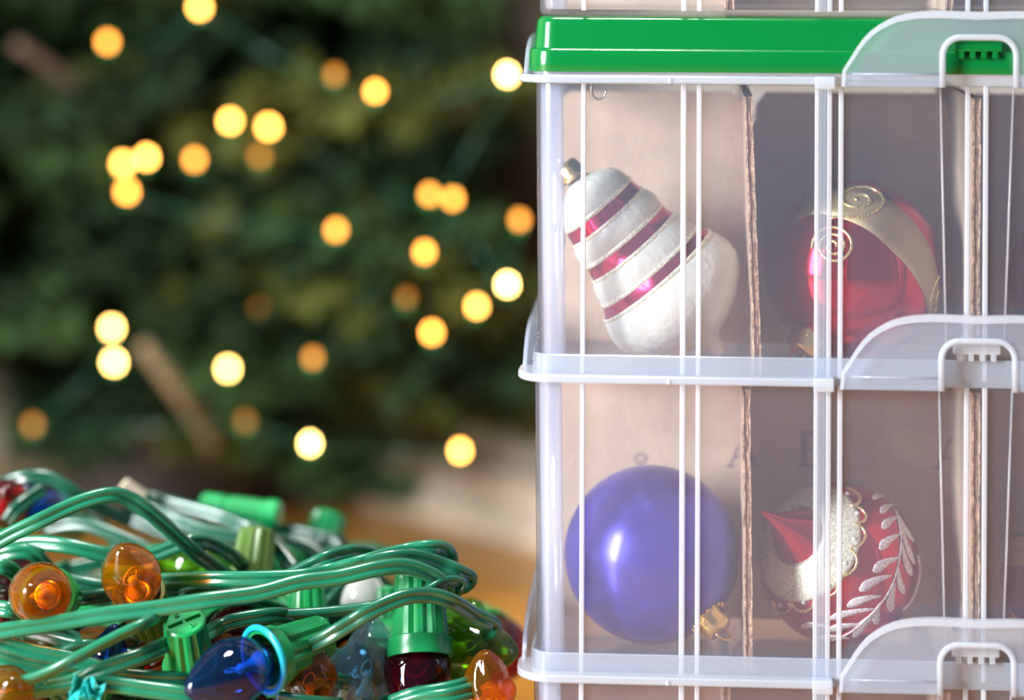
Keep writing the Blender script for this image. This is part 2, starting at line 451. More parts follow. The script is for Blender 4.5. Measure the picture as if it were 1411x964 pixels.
flatp = [(-1.9 * mm, -1.3 * mm), (1.7 * mm, -1.3 * mm), (1.9 * mm, 0), (1.7 * mm, 1.4 * mm), (-1.9 * mm, 1.4 * mm)]
edge_path = [Vector((p.x, LY - 0.4 * mm, p.z)) for p in full]
# widen the rim along the top, as moulded
ref_in = lambda T, p: Vector((0, 0, -1)) if abs(T.z) < 0.5 else Vector((XC - p.x, 0, -0.02))
latch_edge = sweep('latch_rim', [p + Vector((0, 0, 0)) for p in edge_path], [(a * 0.75 + 0.9 * mm, b) for a, b in flatp], ref=lambda T, p: Vector((-T.z, 0, T.x)) * -1, taper=lambda t: 0.62 + 0.75 * sin(pi * t) ** 2, smooth=False)
notch_edge = sweep('latch_opening_rim', [Vector((p.x, LY - 0.8 * mm, p.z)) for p in notch(1.2 * mm)], circ(1.6 * mm, 8))
hinge = box_mesh('latch_hinge', (half[0].x + 0.002, LY - 0.6 * mm, PIT - 0.8 * mm), (XC - ow - 0.002, -0.9 * mm, PIT + 1.6 * mm), 0.5 * mm)
hinge2 = mirror_mesh(hinge)
inner_line = sweep('latch_bead', [Vector((XC - 0.060, LY - 1.2 * mm, PIT + 5.2 * mm)), Vector((XC - ow - 0.003, LY - 1.2 * mm, PIT + 5.2 * mm))], circ(0.55 * mm, 6))
# the catch with its slots, on the wall above
def catch_mesh(zoff):
    (xa, za), (xb, zb) = F(1312, 473.5, -0.004), F(1377, 489, -0.004); zc = F(1340, 498, -0.004)[1]
    x0 = XC - (xb - xa) / 2; x1 = XC + (xb - xa) / 2
    za, zb, zc = za - zoff, zb - zoff, zc - zoff
    ms = [box_mesh('a', (x0, -4.2 * mm, zb), (x1, 2.2 * mm, za), 0.6 * mm)]
    for k in range(4):
        x = x0 + 3.2 * mm + (x1 - x0 - 6.4 * mm) * k / 3
        ms.append(box_mesh('b', (x - 1.3 * mm, -3.8 * mm, zc), (x + 1.3 * mm, 2.2 * mm, zb + 0.5 * mm), 0.3 * mm))
    return joined('latch_catch', ms)
catch_me = catch_mesh(2 * PIT)
# the latch on the short side
def side_latch(right):
    hl = TD / 2 - 0.0165; pts = [Vector((-hl, 0, Zb))]
    for p in half[1:]:
        t = (p.x - half[0].x) / (XC - half[0].x); pts.append(Vector((-hl + hl * t, 0, p.z)))
    poly = pts + [Vector((-p.x, 0, p.z)) for p in pts[:-1]][::-1]
    poly = [Vector((p.x, 0, Zb + (p.z - Zb) * 0.58)) for p in poly]
    me = plate('side_latch', poly, -6.2 * mm, -4.2 * mm)
    eg = sweep('side_latch_rim', [Vector((p.x, -5.4 * mm, p.z)) for p in poly], circ(1.1 * mm, 6))
    me = joined('side_latch', [me, eg])
    hg = box_mesh('h', (-hl + 0.002, -7.4 * mm, PIT - 0.8 * mm), (hl - 0.002, -0.9 * mm, PIT + 1.6 * mm), 0.4 * mm)
    me = joined('side_latch', [me, hg])
    for v in me.vertices:
        a, b = v.co.x, v.co.y
        v.co.x = TW - b if right else b
        v.co.y = TD / 2 + a
    bm = bmesh.new(); bm.from_mesh(me); bmesh.ops.recalc_face_normals(bm, faces=bm.faces); bm.to_mesh(me); bm.free()
    return me
side_l, side_r = side_latch(False), side_latch(True)

def place_box(o, z):
    o.location = (O0.x, O0.y, z); o.rotation_euler = (0, 0, -TH)
def make_tray(z, label):
    t = thing('storage_tray', label, 'storage tray', group='stacked clear storage trays'); place_box(t, z)
    link('tray_body', tray_body, M_WALL, t); link('rim', tray_rim, M_BAND, t)
    for m in lips: link('lip', m, M_LIP, t)
    link('lip_end_block', lip_blocks[0], M_EDGE, t); link('lip_tick', lip_blocks[1], M_RIB, t)
    for m, k in rib_list: link('rib', m, k, t)
    for m in lines: link('strap_edge', m, M_LINE, t)
    for m in highlight_strips: link('corner_highlight_strip', m, M_CORNER_HILITE, t)
    la = link('latch', latch_me, M_LATCH, t)
    link('latch_rim', latch_edge, M_EDGE, la); link('opening_rim', notch_edge, M_EDGE, la)
    link('hinge', hinge, M_LATCH, la); link('hinge', hinge2, M_LATCH, la); link('bead', inner_line, M_BAND, la)
    link('latch_catch', catch_me, M_EDGE, t)
    link('side_latch', side_l, M_LATCH, t); link('side_latch', side_r, M_LATCH, t)
    return t
ZT = (0.0, PIT, 2 * PIT)
make_tray(ZT[0], 'lowest clear plastic tray of the stack, standing on the floor')
make_tray(ZT[1], 'clear plastic tray that holds the plain violet-blue ball')
make_tray(ZT[2], 'clear plastic tray that holds the striped ornament, closed by the green lid')
ZL = 3 * PIT
zg0, zg1, zg2 = F(735, 98, 0)[1] - ZL, F(735, 66, 0)[1] - ZL, F(735, 22, 0)[1] - ZL
lid = thing('tray_lid', 'glossy green plastic lid closing the upper tray', 'lid'); place_box(lid, ZL)
lb = loft('lid_body', [rrect(0.2 * mm, 13.0 * mm, 0.010), rrect(-1.4 * mm, 13.0 * mm), rrect(-1.5 * mm, zg0), rrect(-3.0 * mm, zg0), rrect(-3.2 * mm, zg0 + 0.6 * mm), rrect(-2.8 * mm, zg1 - 1.8 * mm), rrect(-2.5 * mm, zg1 - 0.9 * mm), rrect(-1.8 * mm, zg1 - 0.25 * mm),
                       rrect(-0.6 * mm, zg1), rrect(-0.4 * mm, zg1 + 0.6 * mm), rrect(0.6 * mm, zg2 - 3.6 * mm), rrect(1.0 * mm, zg2 - 2.0 * mm), rrect(1.9 * mm, zg2 - 0.7 * mm), rrect(3.6 * mm, zg2), rrect(6 * mm, zg2)], cap0=True)
link('lid_body', lb, M_LID, lid)
lc = link('latch_catch', catch_me.copy(), None, lid); lc.data.materials.clear(); lc.data.materials.append(M_LID); lc.location = (0, -2.0 * mm, 0.3 * mm)
make_tray(ZL + zg2 + 0.3 * mm, 'clear plastic tray standing on top of the green lid')

# ------------------------------------------------------------------ cardboard dividers
CB = 0.106                       # how far the long panel stands behind the front
def card_panel(name, poly, th, mats=True):
    """poly in (x, z); the plate spans y 0..th; rim faces take the corrugated edge material"""
    n = len(poly); V = [Vector((p[0], 0, p[1])) for p in poly] + [Vector((p[0], th, p[1])) for p in poly]
    bm = bmesh.new(); vs = [bm.verts.new(v) for v in V]
    f0 = bm.faces.new(vs[:n]); f1 = bm.faces.new(vs[n:][::-1])
    for k in range(n):
        f = bm.faces.new((vs[k], vs[n + k], vs[n + (k + 1) % n], vs[(k + 1) % n])); f.material_index = 1
    bmesh.ops.recalc_face_normals(bm, faces=bm.faces); bmesh.ops.triangulate(bm, faces=[f0, f1])
    me = bpy.data.meshes.new(name); bm.to_mesh(me); bm.free(); return me
def long_panel(xs, ztop, x0=0.006, x1=TW - 0.006):
    pts = [(x0, 3.2 * mm), (x1, 3.2 * mm), (x1, ztop - 0.006), (x1 - 0.006, ztop)]
    for x in sorted(xs, reverse=True):
        pts += [(x + 0.009, ztop), (x + 0.004, ztop - 0.006), (x + 0.003, ztop - 0.016), (x - 0.003, ztop - 0.016), (x - 0.004, ztop - 0.006), (x - 0.009, ztop)]
    pts += [(x0 + 0.006, ztop), (x0, ztop - 0.006)]
    return card_panel('long_panel', pts, 3 * mm)
def cross_panel(xt, xb, ztop, wav=0.0, seed=0):
    """a corrugated cross panel, leaning from xb at its foot to xt at its top: two liners and fluting"""
    rnd = random.Random(seed); t = 1.9 * mm; ms = []
    n = 26; V, Fc, M = [], [], []
    def slab(off, th, amp, y0, y1):
        base = len(V)
        for i in range(n + 1):
            z = 3.2 * mm + (ztop - 3.2 * mm) * i / n; x = xb + (xt - xb) * i / n + off + rnd.uniform(-amp, amp)
            for (a, y) in ((-th, y0), (th, y0), (th, y1), (-th, y1)): V.append((x + a, y + (rnd.uniform(0, 0.4 * mm) if y == y0 else 0), z))
        for i in range(n):
            for k in range(4):
                b = base + i * 4; Fc.append((b + k, b + (k + 1) % 4, b + 4 + (k + 1) % 4, b + 4 + k)); M.append(1 if k == 0 else 0)
        Fc.append((base, base + 3, base + 2, base + 1)); Fc.append((base + n * 4, base + n * 4 + 1, base + n * 4 + 2, base + n * 4 + 3)); M.extend((1, 1))
    slab(-1.5 * mm, 0.5 * mm, wav, 9.5 * mm, TD - 0.012)
    slab(1.5 * mm, 0.5 * mm, wav, 9.5 * mm, TD - 0.012)
    slab(0, 0.8 * mm, 0.15 * mm, 10.6 * mm, TD - 0.013)
    return mesh('cross_panel', V, Fc, False, M)
def fx(px, py, z0, dy=0.0095): return F(px, py, dy)
def make_divider(z, cross, ztop, label, seed):
    t = thing('cardboard_divider', label, 'divider', group='cardboard dividers in the trays'); place_box(t, z)
    xs = [(a + b) / 2 for a, b in cross]
    back = link('long_panel', long_panel(xs, ztop), [M_CARD, M_CARDE], t); back.location = (0, CB, 0)
    for k, (a, b) in enumerate(cross):
        link('cross_panel', cross_panel(a, b, ztop + 0.003, 0.25 * mm, seed + k), [M_CARD, M_CARDE], t)
    return t
q = lambda px, py: F(px, py, 0.0095)[0]
ztA = F(900, 126, CB)[1] - ZT[2]
make_divider(ZT[2], [(q(1031, 130), q(1044, 488)), (q(1346, 130), q(1344, 488)), (q(1346, 300) + 0.108, q(1344, 488) + 0.108)], ztA, 'brown cardboard divider around the striped ornament, in the tray under the green lid', 1)
dB = make_divider(ZT[1], [(q(1028, 540), q(1032, 890)), (q(1345, 540), q(1344, 890)), (q(1345, 540) + 0.108, q(1344, 890) + 0.108)], 0.136, 'brown cardboard divider printed with letters, behind the violet-blue ball', 11)
make_divider(ZT[0], [(q(1001, 960), q(1000, 1200)), (q(1305, 960), q(1306, 1200)), (q(1345, 540) + 0.108, q(1344, 890) + 0.108)], 0.136, 'brown cardboard divider inside the lowest tray', 21)
make_divider(ZL + zg2 + 0.3 * mm, [(q(1006, 5), q(1006, 5)), (q(1308, 5), q(1308, 5)), (q(1345, 540) + 0.108, q(1344, 890) + 0.108)], 0.130, 'brown cardboard divider inside the tray above the green lid', 31)
# printed letters on the panel of the middle tray
def letter(strokes, px, py):
    ms = []
    for a, b, wd in strokes:
        (xa, za), (xb, zb) = F(px + a[0], py + a[1], CB), F(px + b[0], py + b[1], CB)
        d = Vector((xb - xa, 0, zb - za)); nn = Vector((-d.z, 0, d.x)).normalized() * (wd / 2720 / 2)
        A, B = Vector((xa, CB - 0.25 * mm, za - PIT)), Vector((xb, CB - 0.25 * mm, zb - PIT)); dn = Vector((0, 0.2 * mm, 0))
        V = [A - nn, A + nn, B + nn, B - nn]; V += [v + dn for v in V]
        ms.append(mesh('s', V, [(0, 1, 2, 3), (4, 7, 6, 5), (0, 4, 5, 1), (1, 5, 6, 2), (2, 6, 7, 3), (3, 7, 4, 0)], False))
    link('printed_letter', joined('printed_letter', ms), M_INK, dB)
A_ = [((-17, 20), (0, -20), 2.2), ((0, -20), (19, 20), 5), ((-11, 7), (11, 7), 2), ((-23, 20), (-11, 20), 2), ((11, 20), (26, 20), 2)]
E_ = [((-6, -24), (-6, 22), 7), ((-13, -24), (20, -24), 2.5), ((-13, 22), (20, 22), 2.5), ((-6, -2), (12, -2), 2.5), ((20, -24), (20, -16), 2.5), ((20, 22), (20, 14), 2.5), ((12, -7), (12, 3), 2)]
O_ = [((8 * cos(t * pi / 6), 6 * sin(t * pi / 6)), (8 * cos((t + 1) * pi / 6), 6 * sin((t + 1) * pi / 6)), 2.0) for t in range(12)] + [((-6, 10), (8, 10), 1.5)]
letter(A_, 1023, 622); letter(E_, 1114, 620); letter(A_, 1309, 624); letter(O_, 883, 631)

# ------------------------------------------------------------------ ornaments
def cdir(r, u, t):                   # right, up, towards the camera
    a = 0.235                        # the camera looks down on the things by this much
    return Vector((r, -t * cos(a) + u * sin(a), u * cos(a) + t * sin(a))).normalized()
def on_sphere(px, py, c, R, lift=0.0):
    r = ray(px, py).normalized(); oc = CAMP - c; b = oc.dot(r); q_ = oc.length_squared - (R) ** 2
    d = b * b - q_
    t = -b - sqrt(d) if d > 0 else -b
    p = CAMP + r * t; n_ = (p - c).normalized()
    return c + n_ * (R + lift)
def cap_ring(parent, r, beads=False, gold=M_GOLD, k=1.0):
    """crown cap with scalloped skirt and wire loop, at the parent's pole, along +Z"""
    prof = [(-1.2 * mm, 7.4 * mm), (0, 7.6 * mm), (1.5 * mm, 6.8 * mm), (6.5 * mm, 6.3 * mm), (7.6 * mm, 5.6 * mm), (8.0 * mm, 4.0 * mm), (8.0 * mm, 0)]
    me = lathe('cap', [(z * k, a * k) for z, a in prof], 28)
    for v in me.vertices:
        a = math.atan2(v.co.y, v.co.x); s = 1 + 0.05 * cos(14 * a) * (1 if v.co.z < 6.6 * mm * k else 0)
        v.co.x *= s; v.co.y *= s
    cp = link('cap', me, gold, parent); cp.location = (0, 0, r)
    lp = sweep('loop', [Vector((4.2 * mm * k * cos(a), 0, 8 * mm * k + 5 * mm * k * sin(a))) for a in [pi * j / 12 for j in range(13)]], circ(0.6 * mm, 6))
    link('hanging_loop', lp, gold, cp)
    if beads:
        for j in range(16):
            bm = bmesh.new(); bmesh.ops.create_icosphere(bm, subdivisions=1, radius=1.1 * mm)
            m_ = bpy.data.meshes.new('bead'); bm.to_mesh(m_); bm.free()
            b = link('bead', m_, gold, cp); b.location = (8.2 * mm * k * cos(2 * pi * j / 16), 8.2 * mm * k * sin(2 * pi * j / 16), -0.2 * mm)
    return cp
def sphere_prof(R, a0=0.0, a1=pi, n=36):
    return [(R * cos(a0 + (a1 - a0) * i / n), R * sin(a0 + (a1 - a0) * i / n) if 0 < i < n or (a0 > 1e-6 and i == 0) else 0.0) for i in range(n + 1)]
def into(parent, me):
    """mesh given in world space -> parent's space"""
    me.transform(parent.matrix_basis.inverted()); return me

# violet-blue ball
M_BLUE = pbr('satin_blue', (0.075, 0.065, 0.52), 0.28, metal=0.6, spec=0.6)
bd = 0.058
def depth_at(dy, x): return (O0 + EX * x + EY * dy).y
xb_, _ = F(898, 763, bd); pb = BW(xb_, bd, 0); Rb = 121 / FPX * pb.y * 0.995
cb = P3(898, 763, pb.y)
blue = thing('ball_ornament', 'plain satin violet-blue ball ornament in the middle tray', 'ornament', group='tree ornaments in the trays')
orient(blue, cb, cdir(0.62, -0.70, 0.34)); bpy.context.view_layer.update()
link('ball', lathe('ball', sphere_prof(Rb), 64), M_BLUE, blue)
cap_ring(blue, Rb - 0.6 * mm, beads=True, k=1.15)

# red ball with gold sash and spirals
M_RED = pbr('mirror_red', (0.55, 0.010, 0.035), 0.10, metal=0.9)
M_SASH = pbr('sash_gold', (0.42, 0.33, 0.17), 0.5, metal=0.35, var=0.1)
def tube_on(px_pts, c, R, rad, lift=0.3 * mm, sub=6):
    pts = [on_sphere(a, b, c, R, lift) for a, b in px_pts]
    return sweep('line', catmull(pts, sub), circ(rad, 6))
def strip_on(lo, hi, c, R, lift, nx=4):
    V, Fc = [], []
    lo2 = catmull([Vector((a, b, 0)) for a, b in lo], 5); hi2 = catmull([Vector((a, b, 0)) for a, b in hi], 5)
    for a, b in zip(lo2, hi2):
        for k in range(nx + 1):
            p = a.lerp(b, k / nx); V.append(on_sphere(p.x, p.y, c, R, lift))
    m_ = nx + 1
    for i in range(len(lo2) - 1):
        for k in range(nx): Fc.append((i * m_ + k, i * m_ + k + 1, (i + 1) * m_ + k + 1, (i + 1) * m_ + k))
    return mesh('strip', V, Fc)
def solidify(o, th):
    md = o.modifiers.new('thickness', 'SOLIDIFY'); md.thickness = th; md.offset = 0
xr_, _ = F(1176, 362, 0.060); pr = BW(xr_, 0.060, 0); Rr = 123.5 / FPX * pr.y * 0.995; cr_ = P3(1176, 363, pr.y)
red = thing('ball_ornament', 'shiny red ball ornament with a gold sash and two glitter spirals', 'ornament', group='tree ornaments in the trays')
orient(red, cr_, cdir(-0.56, -0.80, 0.25)); bpy.context.view_layer.update()
link('ball', lathe('ball', sphere_prof(Rr), 64), M_RED, red)
cap_ring(red, Rr - 0.6 * mm, k=1.2)
lo = [(1092, 300), (1125, 287), (1167, 296), (1201, 313), (1232, 341), (1252, 362), (1268, 388), (1277, 414), (1280, 440), (1276, 462)]
hi = [(1112, 262), (1140, 248), (1180, 247), (1216, 263), (1246, 284), (1268, 310), (1282, 336), (1290, 362), (1294, 388), (1294, 402)]
o = link('gold_sash', into(red, strip_on(lo, hi, cr_, Rr, 0.15 * mm)), M_SASH, red); solidify(o, 0.25 * mm)
def spiral(cx, cy, rx, ry, turns, a0, sgn=1, tail=()):
    pts = []
    n = int(turns * 14)
    for k in range(n + 1):
        t = k / n; a = a0 + sgn * 2 * pi * turns * t; r = 0.10 + 0.90 * t
        pts.append((cx + rx * r * cos(a), cy + ry * r * sin(a)))
    return pts + list(tail)
sp1 = spiral(1184, 267, 34, 20, 1.7, 2.4, 1, [(1200, 287), (1180, 292), (1160, 291), (1143, 293)])
sp2 = spiral(1149, 331, 30, 28, 2.6, 0.5, -1)
sp3 = [(1294, 372), (1288, 382), (1283, 396), (1281, 412), (1284, 424), (1289, 416), (1289, 402), (1293, 392)]
for s_ in (sp1, sp2, sp3):
    link('glitter_spiral', into(red, tube_on(s_, cr_, Rr, 0.85 * mm, sub=3)), M_GLGOLD, red)

# striped ornament, lying aslant
M_PEARL = pbr('pearl_white', (0.66, 0.66, 0.58), 0.32, coat=0.4, bump=0.35, bscale=220)
M_STRIPE = pbr('stripe_red', (0.50, 0.015, 0.09), 0.14, metal=0.85)
sd = 0.052
xs_, _ = F(790, 235, sd); psd = BW(F(890, 350, sd)[0], sd, 0).y
K = psd / FPX
a0 = P3(790, 235, psd); a1 = P3(988, 468, psd)
axis = (a1 - a0).normalized()
prof_px = [(-2, 0), (-2, 11), (6, 13), (11, 22), (17, 36), (24, 48), (32, 54), (42, 57), (46, 58), (50, 57), (52, 58), (73, 61.5), (75, 62.5), (80, 67), (90, 70), (98, 70), (105, 67.5), (107, 67.5), (127, 72), (129, 73.5), (134, 78), (145, 82), (154, 83.5), (160, 83.5), (162, 84.5), (178, 94), (180, 96), (186, 99.5), (196, 103), (208, 105.5), (222, 105), (236, 100), (250, 90), (262, 77), (272, 62), (280, 46), (286, 31), (290, 20), (294, 14), (300, 11.5), (308, 11), (314, 10), (318, 7), (320, 0)]
STR = {10: 1, 17: 1, 24: 1}
def stripe_of(i):
    return 1 if (prof_px[i][0] in (52, 107, 162)) else 0
orn = thing('finial_ornament', 'white pearly bulbous ornament with red stripes, lying aslant in the tray', 'ornament', group='tree ornaments in the trays')
orient(orn, a0, axis)
me = lathe('body', [(t * K, r * K) for t, r in prof_px], 72, stripe_of)
link('body', me, [M_PEARL, M_STRIPE], orn)
for t, r in ((51.5, 58), (74, 62), (106.5, 67.5), (128, 73), (161.5, 84.2), (179, 95.5)):
    ring = [Vector((r * K * cos(2 * pi * k / 60), r * K * sin(2 * pi * k / 60), t * K)) for k in range(60)]
    link('glitter_line', sweep('glitter_line', ring, [(a * 1.25 * mm, b * 0.7 * mm) for a, b in circ(1, 8)], closed=True, ref=lambda T, p: Vector((0, 0, 1))), M_GLSILV, orn)
cp = lathe('cap', [(0.5 * mm, 5.4 * mm), (0, 5.6 * mm), (-1.2 * mm, 4.8 * mm), (-5 * mm, 4.4 * mm), (-6.0 * mm, 3.6 * mm), (-6.2 * mm, 0)], 24)
for v in cp.vertices:
    a = math.atan2(v.co.y, v.co.x); s = 1 + 0.07 * cos(12 * a); v.co.x *= s; v.co.y *= s
cpo = link('cap', cp, M_GOLD, orn); cpo.scale = (1.4, 1.4, 1.3)
lp = sweep('loop', [Vector((3.0 * mm * cos(a), 0, -6 * mm - 4.5 * mm * sin(a))) for a in [pi * j / 12 for j in range(13)]], circ(0.55 * mm, 6))
link('hanging_loop', lp, M_SILV, cpo)

# red ornament with glitter band, pointed end and white fern
M_RED2 = pbr('mirror_crimson', (0.58, 0.02, 0.06), 0.12, metal=0.85)
xf_, _ = F(1155, 783, 0.063); pf = BW(xf_, 0.063, 0); Rf = 110 / FPX * pf.y; cf = P3(1156, 785, pf.y)
af = cdir(-0.62, 0.35, 0.70)
fern = thing('pointed_ornament', 'red pointed ornament with a silver glitter band and white fern leaves', 'ornament', group='tree ornaments in the trays')
orient(fern, cf, af); bpy.context.view_layer.update()
pp = [(1.74, 0), (1.72, 0.02), (1.62, 0.045), (1.50, 0.08), (1.36, 0.135), (1.22, 0.205), (1.10, 0.275), (1.0, 0.335), (0.93, 0.368)]
pr_ = [(z * Rf, r * Rf) for z, r in pp] + sphere_prof(Rf, radians(23), pi, 34)
link('ball', lathe('ball', pr_, 64), M_RED2, fern)
band = [(z * 1.0, r) for z, r in sphere_prof(Rf + 0.5 * mm, radians(21.5), radians(48), 10)]
band = [(Rf * cos(radians(21.5)), Rf * sin(radians(21.5)) - 0.3 * mm)] + [((Rf + 0.6 * mm) * cos(a), (Rf + 0.6 * mm) * sin(a)) for a in [radians(21.5 + 26.5 * k / 10) for k in range(11)]] + [(Rf * cos(radians(48)), Rf * sin(radians(48)) - 0.3 * mm)]
link('glitter_band', lathe('glitter_band', band, 64), M_GLSILV, fern)
zx = lambda a, b: (1020 + a * 0.2697, 640 + b * 0.2697)
loops_ = [[(530, 150), (580, 172), (612, 205), (598, 238), (560, 244)], [(565, 246), (615, 262), (642, 298), (630, 325), (588, 332)], [(580, 336), (622, 358), (638, 402), (612, 446), (560, 458)], [(560, 462), (590, 500), (592, 550), (560, 590), (512, 606)], [(500, 606), (498, 650), (484, 690), (440, 706), (400, 690)], [(380, 690), (372, 752), (340, 780), (292, 776), (258, 738)], [(250, 735), (255, 770), (220, 790), (185, 770), (165, 725)]]
for L in loops_:
    link('glitter_scallop', into(fern, tube_on([zx(*p) for p in L], cf, Rf, 0.75 * mm)), M_GLGOLD, fern)
for p in ((548, 186), (597, 286), (582, 416), (538, 538), (325, 738), (205, 750), (455, 650)):
    bm = bmesh.new(); bmesh.ops.create_icosphere(bm, subdivisions=2, radius=1.3 * mm); m_ = bpy.data.meshes.new('pearl'); bm.to_mesh(m_); bm.free()
    m_.transform(Matrix.Translation(on_sphere(*zx(*p), cf, Rf, 0.2 * mm))); link('pearl', into(fern, m_), M_PEARL, fern)
LEAVES = [((720, 705), (545, 757), 26), ((770, 600), (608, 678), 30), ((812, 508), (678, 582), 30), ((815, 390), (710, 468), 28), ((805, 300), (724, 362), 26), ((780, 240), (716, 282), 22), ((742, 195), (674, 206), 18),
          ((690, 770), (452, 822), 22), ((620, 850), (440, 884), 22), ((805, 560), (832, 694), 22), ((822, 430), (872, 602), 20), ((800, 290), (888, 545), 16), ((795, 270), (884, 430), 14), ((790, 640), (765, 786), 26), ((715, 740), (690, 850), 24), ((700, 785), (575, 915), 26), ((440, 860), (310, 858), 18), ((560, 920), (400, 925), 18)]
for b, t, wd in LEAVES:
    b, t = Vector((*zx(*b), 0)), Vector((*zx(*t), 0)); d = t - b; nn = Vector((-d.y, d.x, 0)).normalized() * (wd * 0.2697 * 0.95)
    lo_, hi_ = [], []
    for k in range(8):
        s = k / 7; wf = (0.10 + 0.78 * min(1, s / 0.7) ** 0.8) * (sqrt(max(0.04, 1 - ((s - 0.7) / 0.31) ** 2)) if s > 0.7 else 1)
        bow = nn * 0.35 * sin(pi * s)
        lo_.append(b + d * s - nn * wf + bow); hi_.append(b + d * s + nn * wf + bow)
    o = link('fern_leaf', into(fern, strip_on([(p.x, p.y) for p in lo_], [(p.x, p.y) for p in hi_], cf, Rf, 0.25 * mm, 3)), M_GLWHITE, fern); solidify(o, 0.4 * mm)
spine = [(470, 930), (560, 890), (650, 815), (735, 720), (785, 620), (812, 500), (818, 400), (800, 300), (760, 210)]
link('fern_stem', into(fern, tube_on([zx(*p) for p in spine], cf, Rf, 0.5 * mm)), M_GLWHITE, fern)
edge = [(905, 500), (915, 580), (900, 660), (870, 730), (825, 780)]
link('glitter_line', into(fern, tube_on([zx(*p) for p in edge], cf, Rf * 0.999, 0.6 * mm)), M_GLWHITE, fern)

# the two ornaments that the picture's edge cuts
xq, _ = F(1496, 360, 0.058); pq = BW(xq, 0.058, 0); Rq = 112 / FPX * pq.y; cq = P3(1502, 372, pq.y)
M_RED3 = pbr('mirror_wine_red', (0.62, 0.008, 0.04), 0.14, metal=0.85)
M_TEAL = pbr('mirror_green', (0.01, 0.16, 0.10), 0.18, metal=0.7)
rq = thing('ball_ornament', 'wine-red ball ornament with a green end, right of the second cardboard panel', 'ornament', group='tree ornaments in the trays')
orient(rq, cq, cdir(0.1, 0.95, 0.2))
link('ball', lathe('ball', sphere_prof(Rq), 56, lambda i: 1 if i >= 23 else 0), [M_RED3, M_TEAL], rq); cap_ring(rq, Rq - 0.6 * mm, k=1.1)
cg = P3(1484, 790, pq.y); Rg = 104 / FPX * pq.y
gq = thing('ball_ornament', 'banded ball ornament of gold glitter with green and red stripes', 'ornament', group='tree ornaments in the trays')
orient(gq, cg, cdir(0.25, 0.9, -0.1))
def gq_m(i):
    a = 180 * (i + 0.5) / 40
    return 3 if 54 < a < 72 or 78 < a < 98 else (2 if a <= 54 or a >= 98 else 1)
link('ball', lathe('ball', sphere_prof(Rg, n=40), 56, gq_m), [M_RED3, M_TEAL, M_RED3, M_GLGOLD], gq); cap_ring(gq, Rg - 0.6 * mm, k=1.1)

# every ornament rests on its tray's floor
bpy.context.view_layer.update()
for o, zf in ((blue, ZT[1]), (fern, ZT[1]), (gq, ZT[1]), (red, ZT[2]), (orn, ZT[2]), (rq, ZT[2])):
    zm = min((c.matrix_world @ v.co).z for c in o.children_recursive if c.type == 'MESH' for v in c.data.vertices)
    o.location.z += zf + 3.2 * mm - zm

# two loose hooks
hk = [(816, 112), (815, 124), (818, 133), (825, 137), (832, 133), (836, 124)]
h1 = tag(link('ornament_hook', sweep('ornament_hook', catmull([BW(*(lambda f: (f[0], 0.0048, f[1]))(F(a, b, 0.0048))) for a, b in hk], 6), circ(0.55 * mm, 6)), M_SILV), 'small open wire hook near the top of the upper tray wall', 'hook', 'loose ornament hooks')
hk2 = [(773, 292), (770, 310), (769, 330), (771, 342), (776, 343), (778, 332), (777, 318)]
h2 = tag(link('ornament_hook', sweep('ornament_hook', catmull([BW(*(lambda f: (f[0], 0.012, f[1]))(F(a, b, 0.012))) for a, b in hk2], 6), circ(0.5 * mm, 6)), M_SILV), 'thin wire hook hanging beside the striped ornament', 'hook', 'loose ornament hooks')

# ------------------------------------------------------------------ the tangle of light strings
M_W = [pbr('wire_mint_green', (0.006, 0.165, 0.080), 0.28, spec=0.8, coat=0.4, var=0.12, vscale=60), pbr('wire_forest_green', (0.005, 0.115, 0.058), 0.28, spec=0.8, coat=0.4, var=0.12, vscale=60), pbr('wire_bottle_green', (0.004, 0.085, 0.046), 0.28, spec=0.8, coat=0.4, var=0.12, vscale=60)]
M_SOCK = [pbr('socket_green', (0.006, 0.32, 0.085), 0.28, spec=0.6), pbr('socket_shaded_green', (0.006, 0.24, 0.066), 0.28, spec=0.6), pbr('socket_olive', (0.09, 0.17, 0.03), 0.32)]  # second green is a darker, shaded copy of the first
M_BRASS = pbr('bulb_brass', (0.80, 0.55, 0.22), 0.28, metal=1.0)
M_STEM = pbr('bulb_glass_stem', (0.92, 0.88, 0.80), 0.15)
GL = {'amber': glassy('amber_glass', (0.92, 0.40, 0.010), 0.11), 'blue': glassy('blue_glass', (0.03, 0.22, 0.66), 0.06), 'red': glassy('ruby_glass', (0.50, 0.004, 0.05), 0.12), 'green': glassy('lime_glass', (0.28, 0.58, 0.02), 0.12),
      'clear': glassy('pale_blue_glass', (0.55, 0.80, 0.95), 0.10), 'white': glassy('white_glass', (0.95, 0.95, 0.92), 0.75), 'wine': glassy('wine_glass', (0.26, 0.004, 0.05), 0.10)}
bulb_prof = [(-2 * mm, 6.5 * mm), (0, 7.6 * mm), (3 * mm, 10.2 * mm), (7 * mm, 12.8 * mm), (12 * mm, 14.4 * mm), (17 * mm, 14.8 * mm), (22 * mm, 14.0 * mm), (27 * mm, 12.2 * mm), (32 * mm, 9.8 * mm), (36 * mm, 7.4 * mm), (39.5 * mm, 4.8 * mm), (41.5 * mm, 2.6 * mm), (42.3 * mm, 0)]
def bulb_mesh(swirl=False):
    me = lathe('bulb', [(p.x, p.y) for p in catmull([Vector((a, b, 0)) for a, b in bulb_prof], 3)], 36)
    if swirl:
        for v in me.vertices:
            a = math.atan2(v.co.y, v.co.x) + v.co.z * 45; s = 1 + 0.07 * cos(7 * a) * min(1, v.co.z / 0.01) if v.co.z > 0 else 1
            v.co.x *= s; v.co.y *= s
    return me
BULB = bulb_mesh(); BULBS = bulb_mesh(True)
SOCK = None
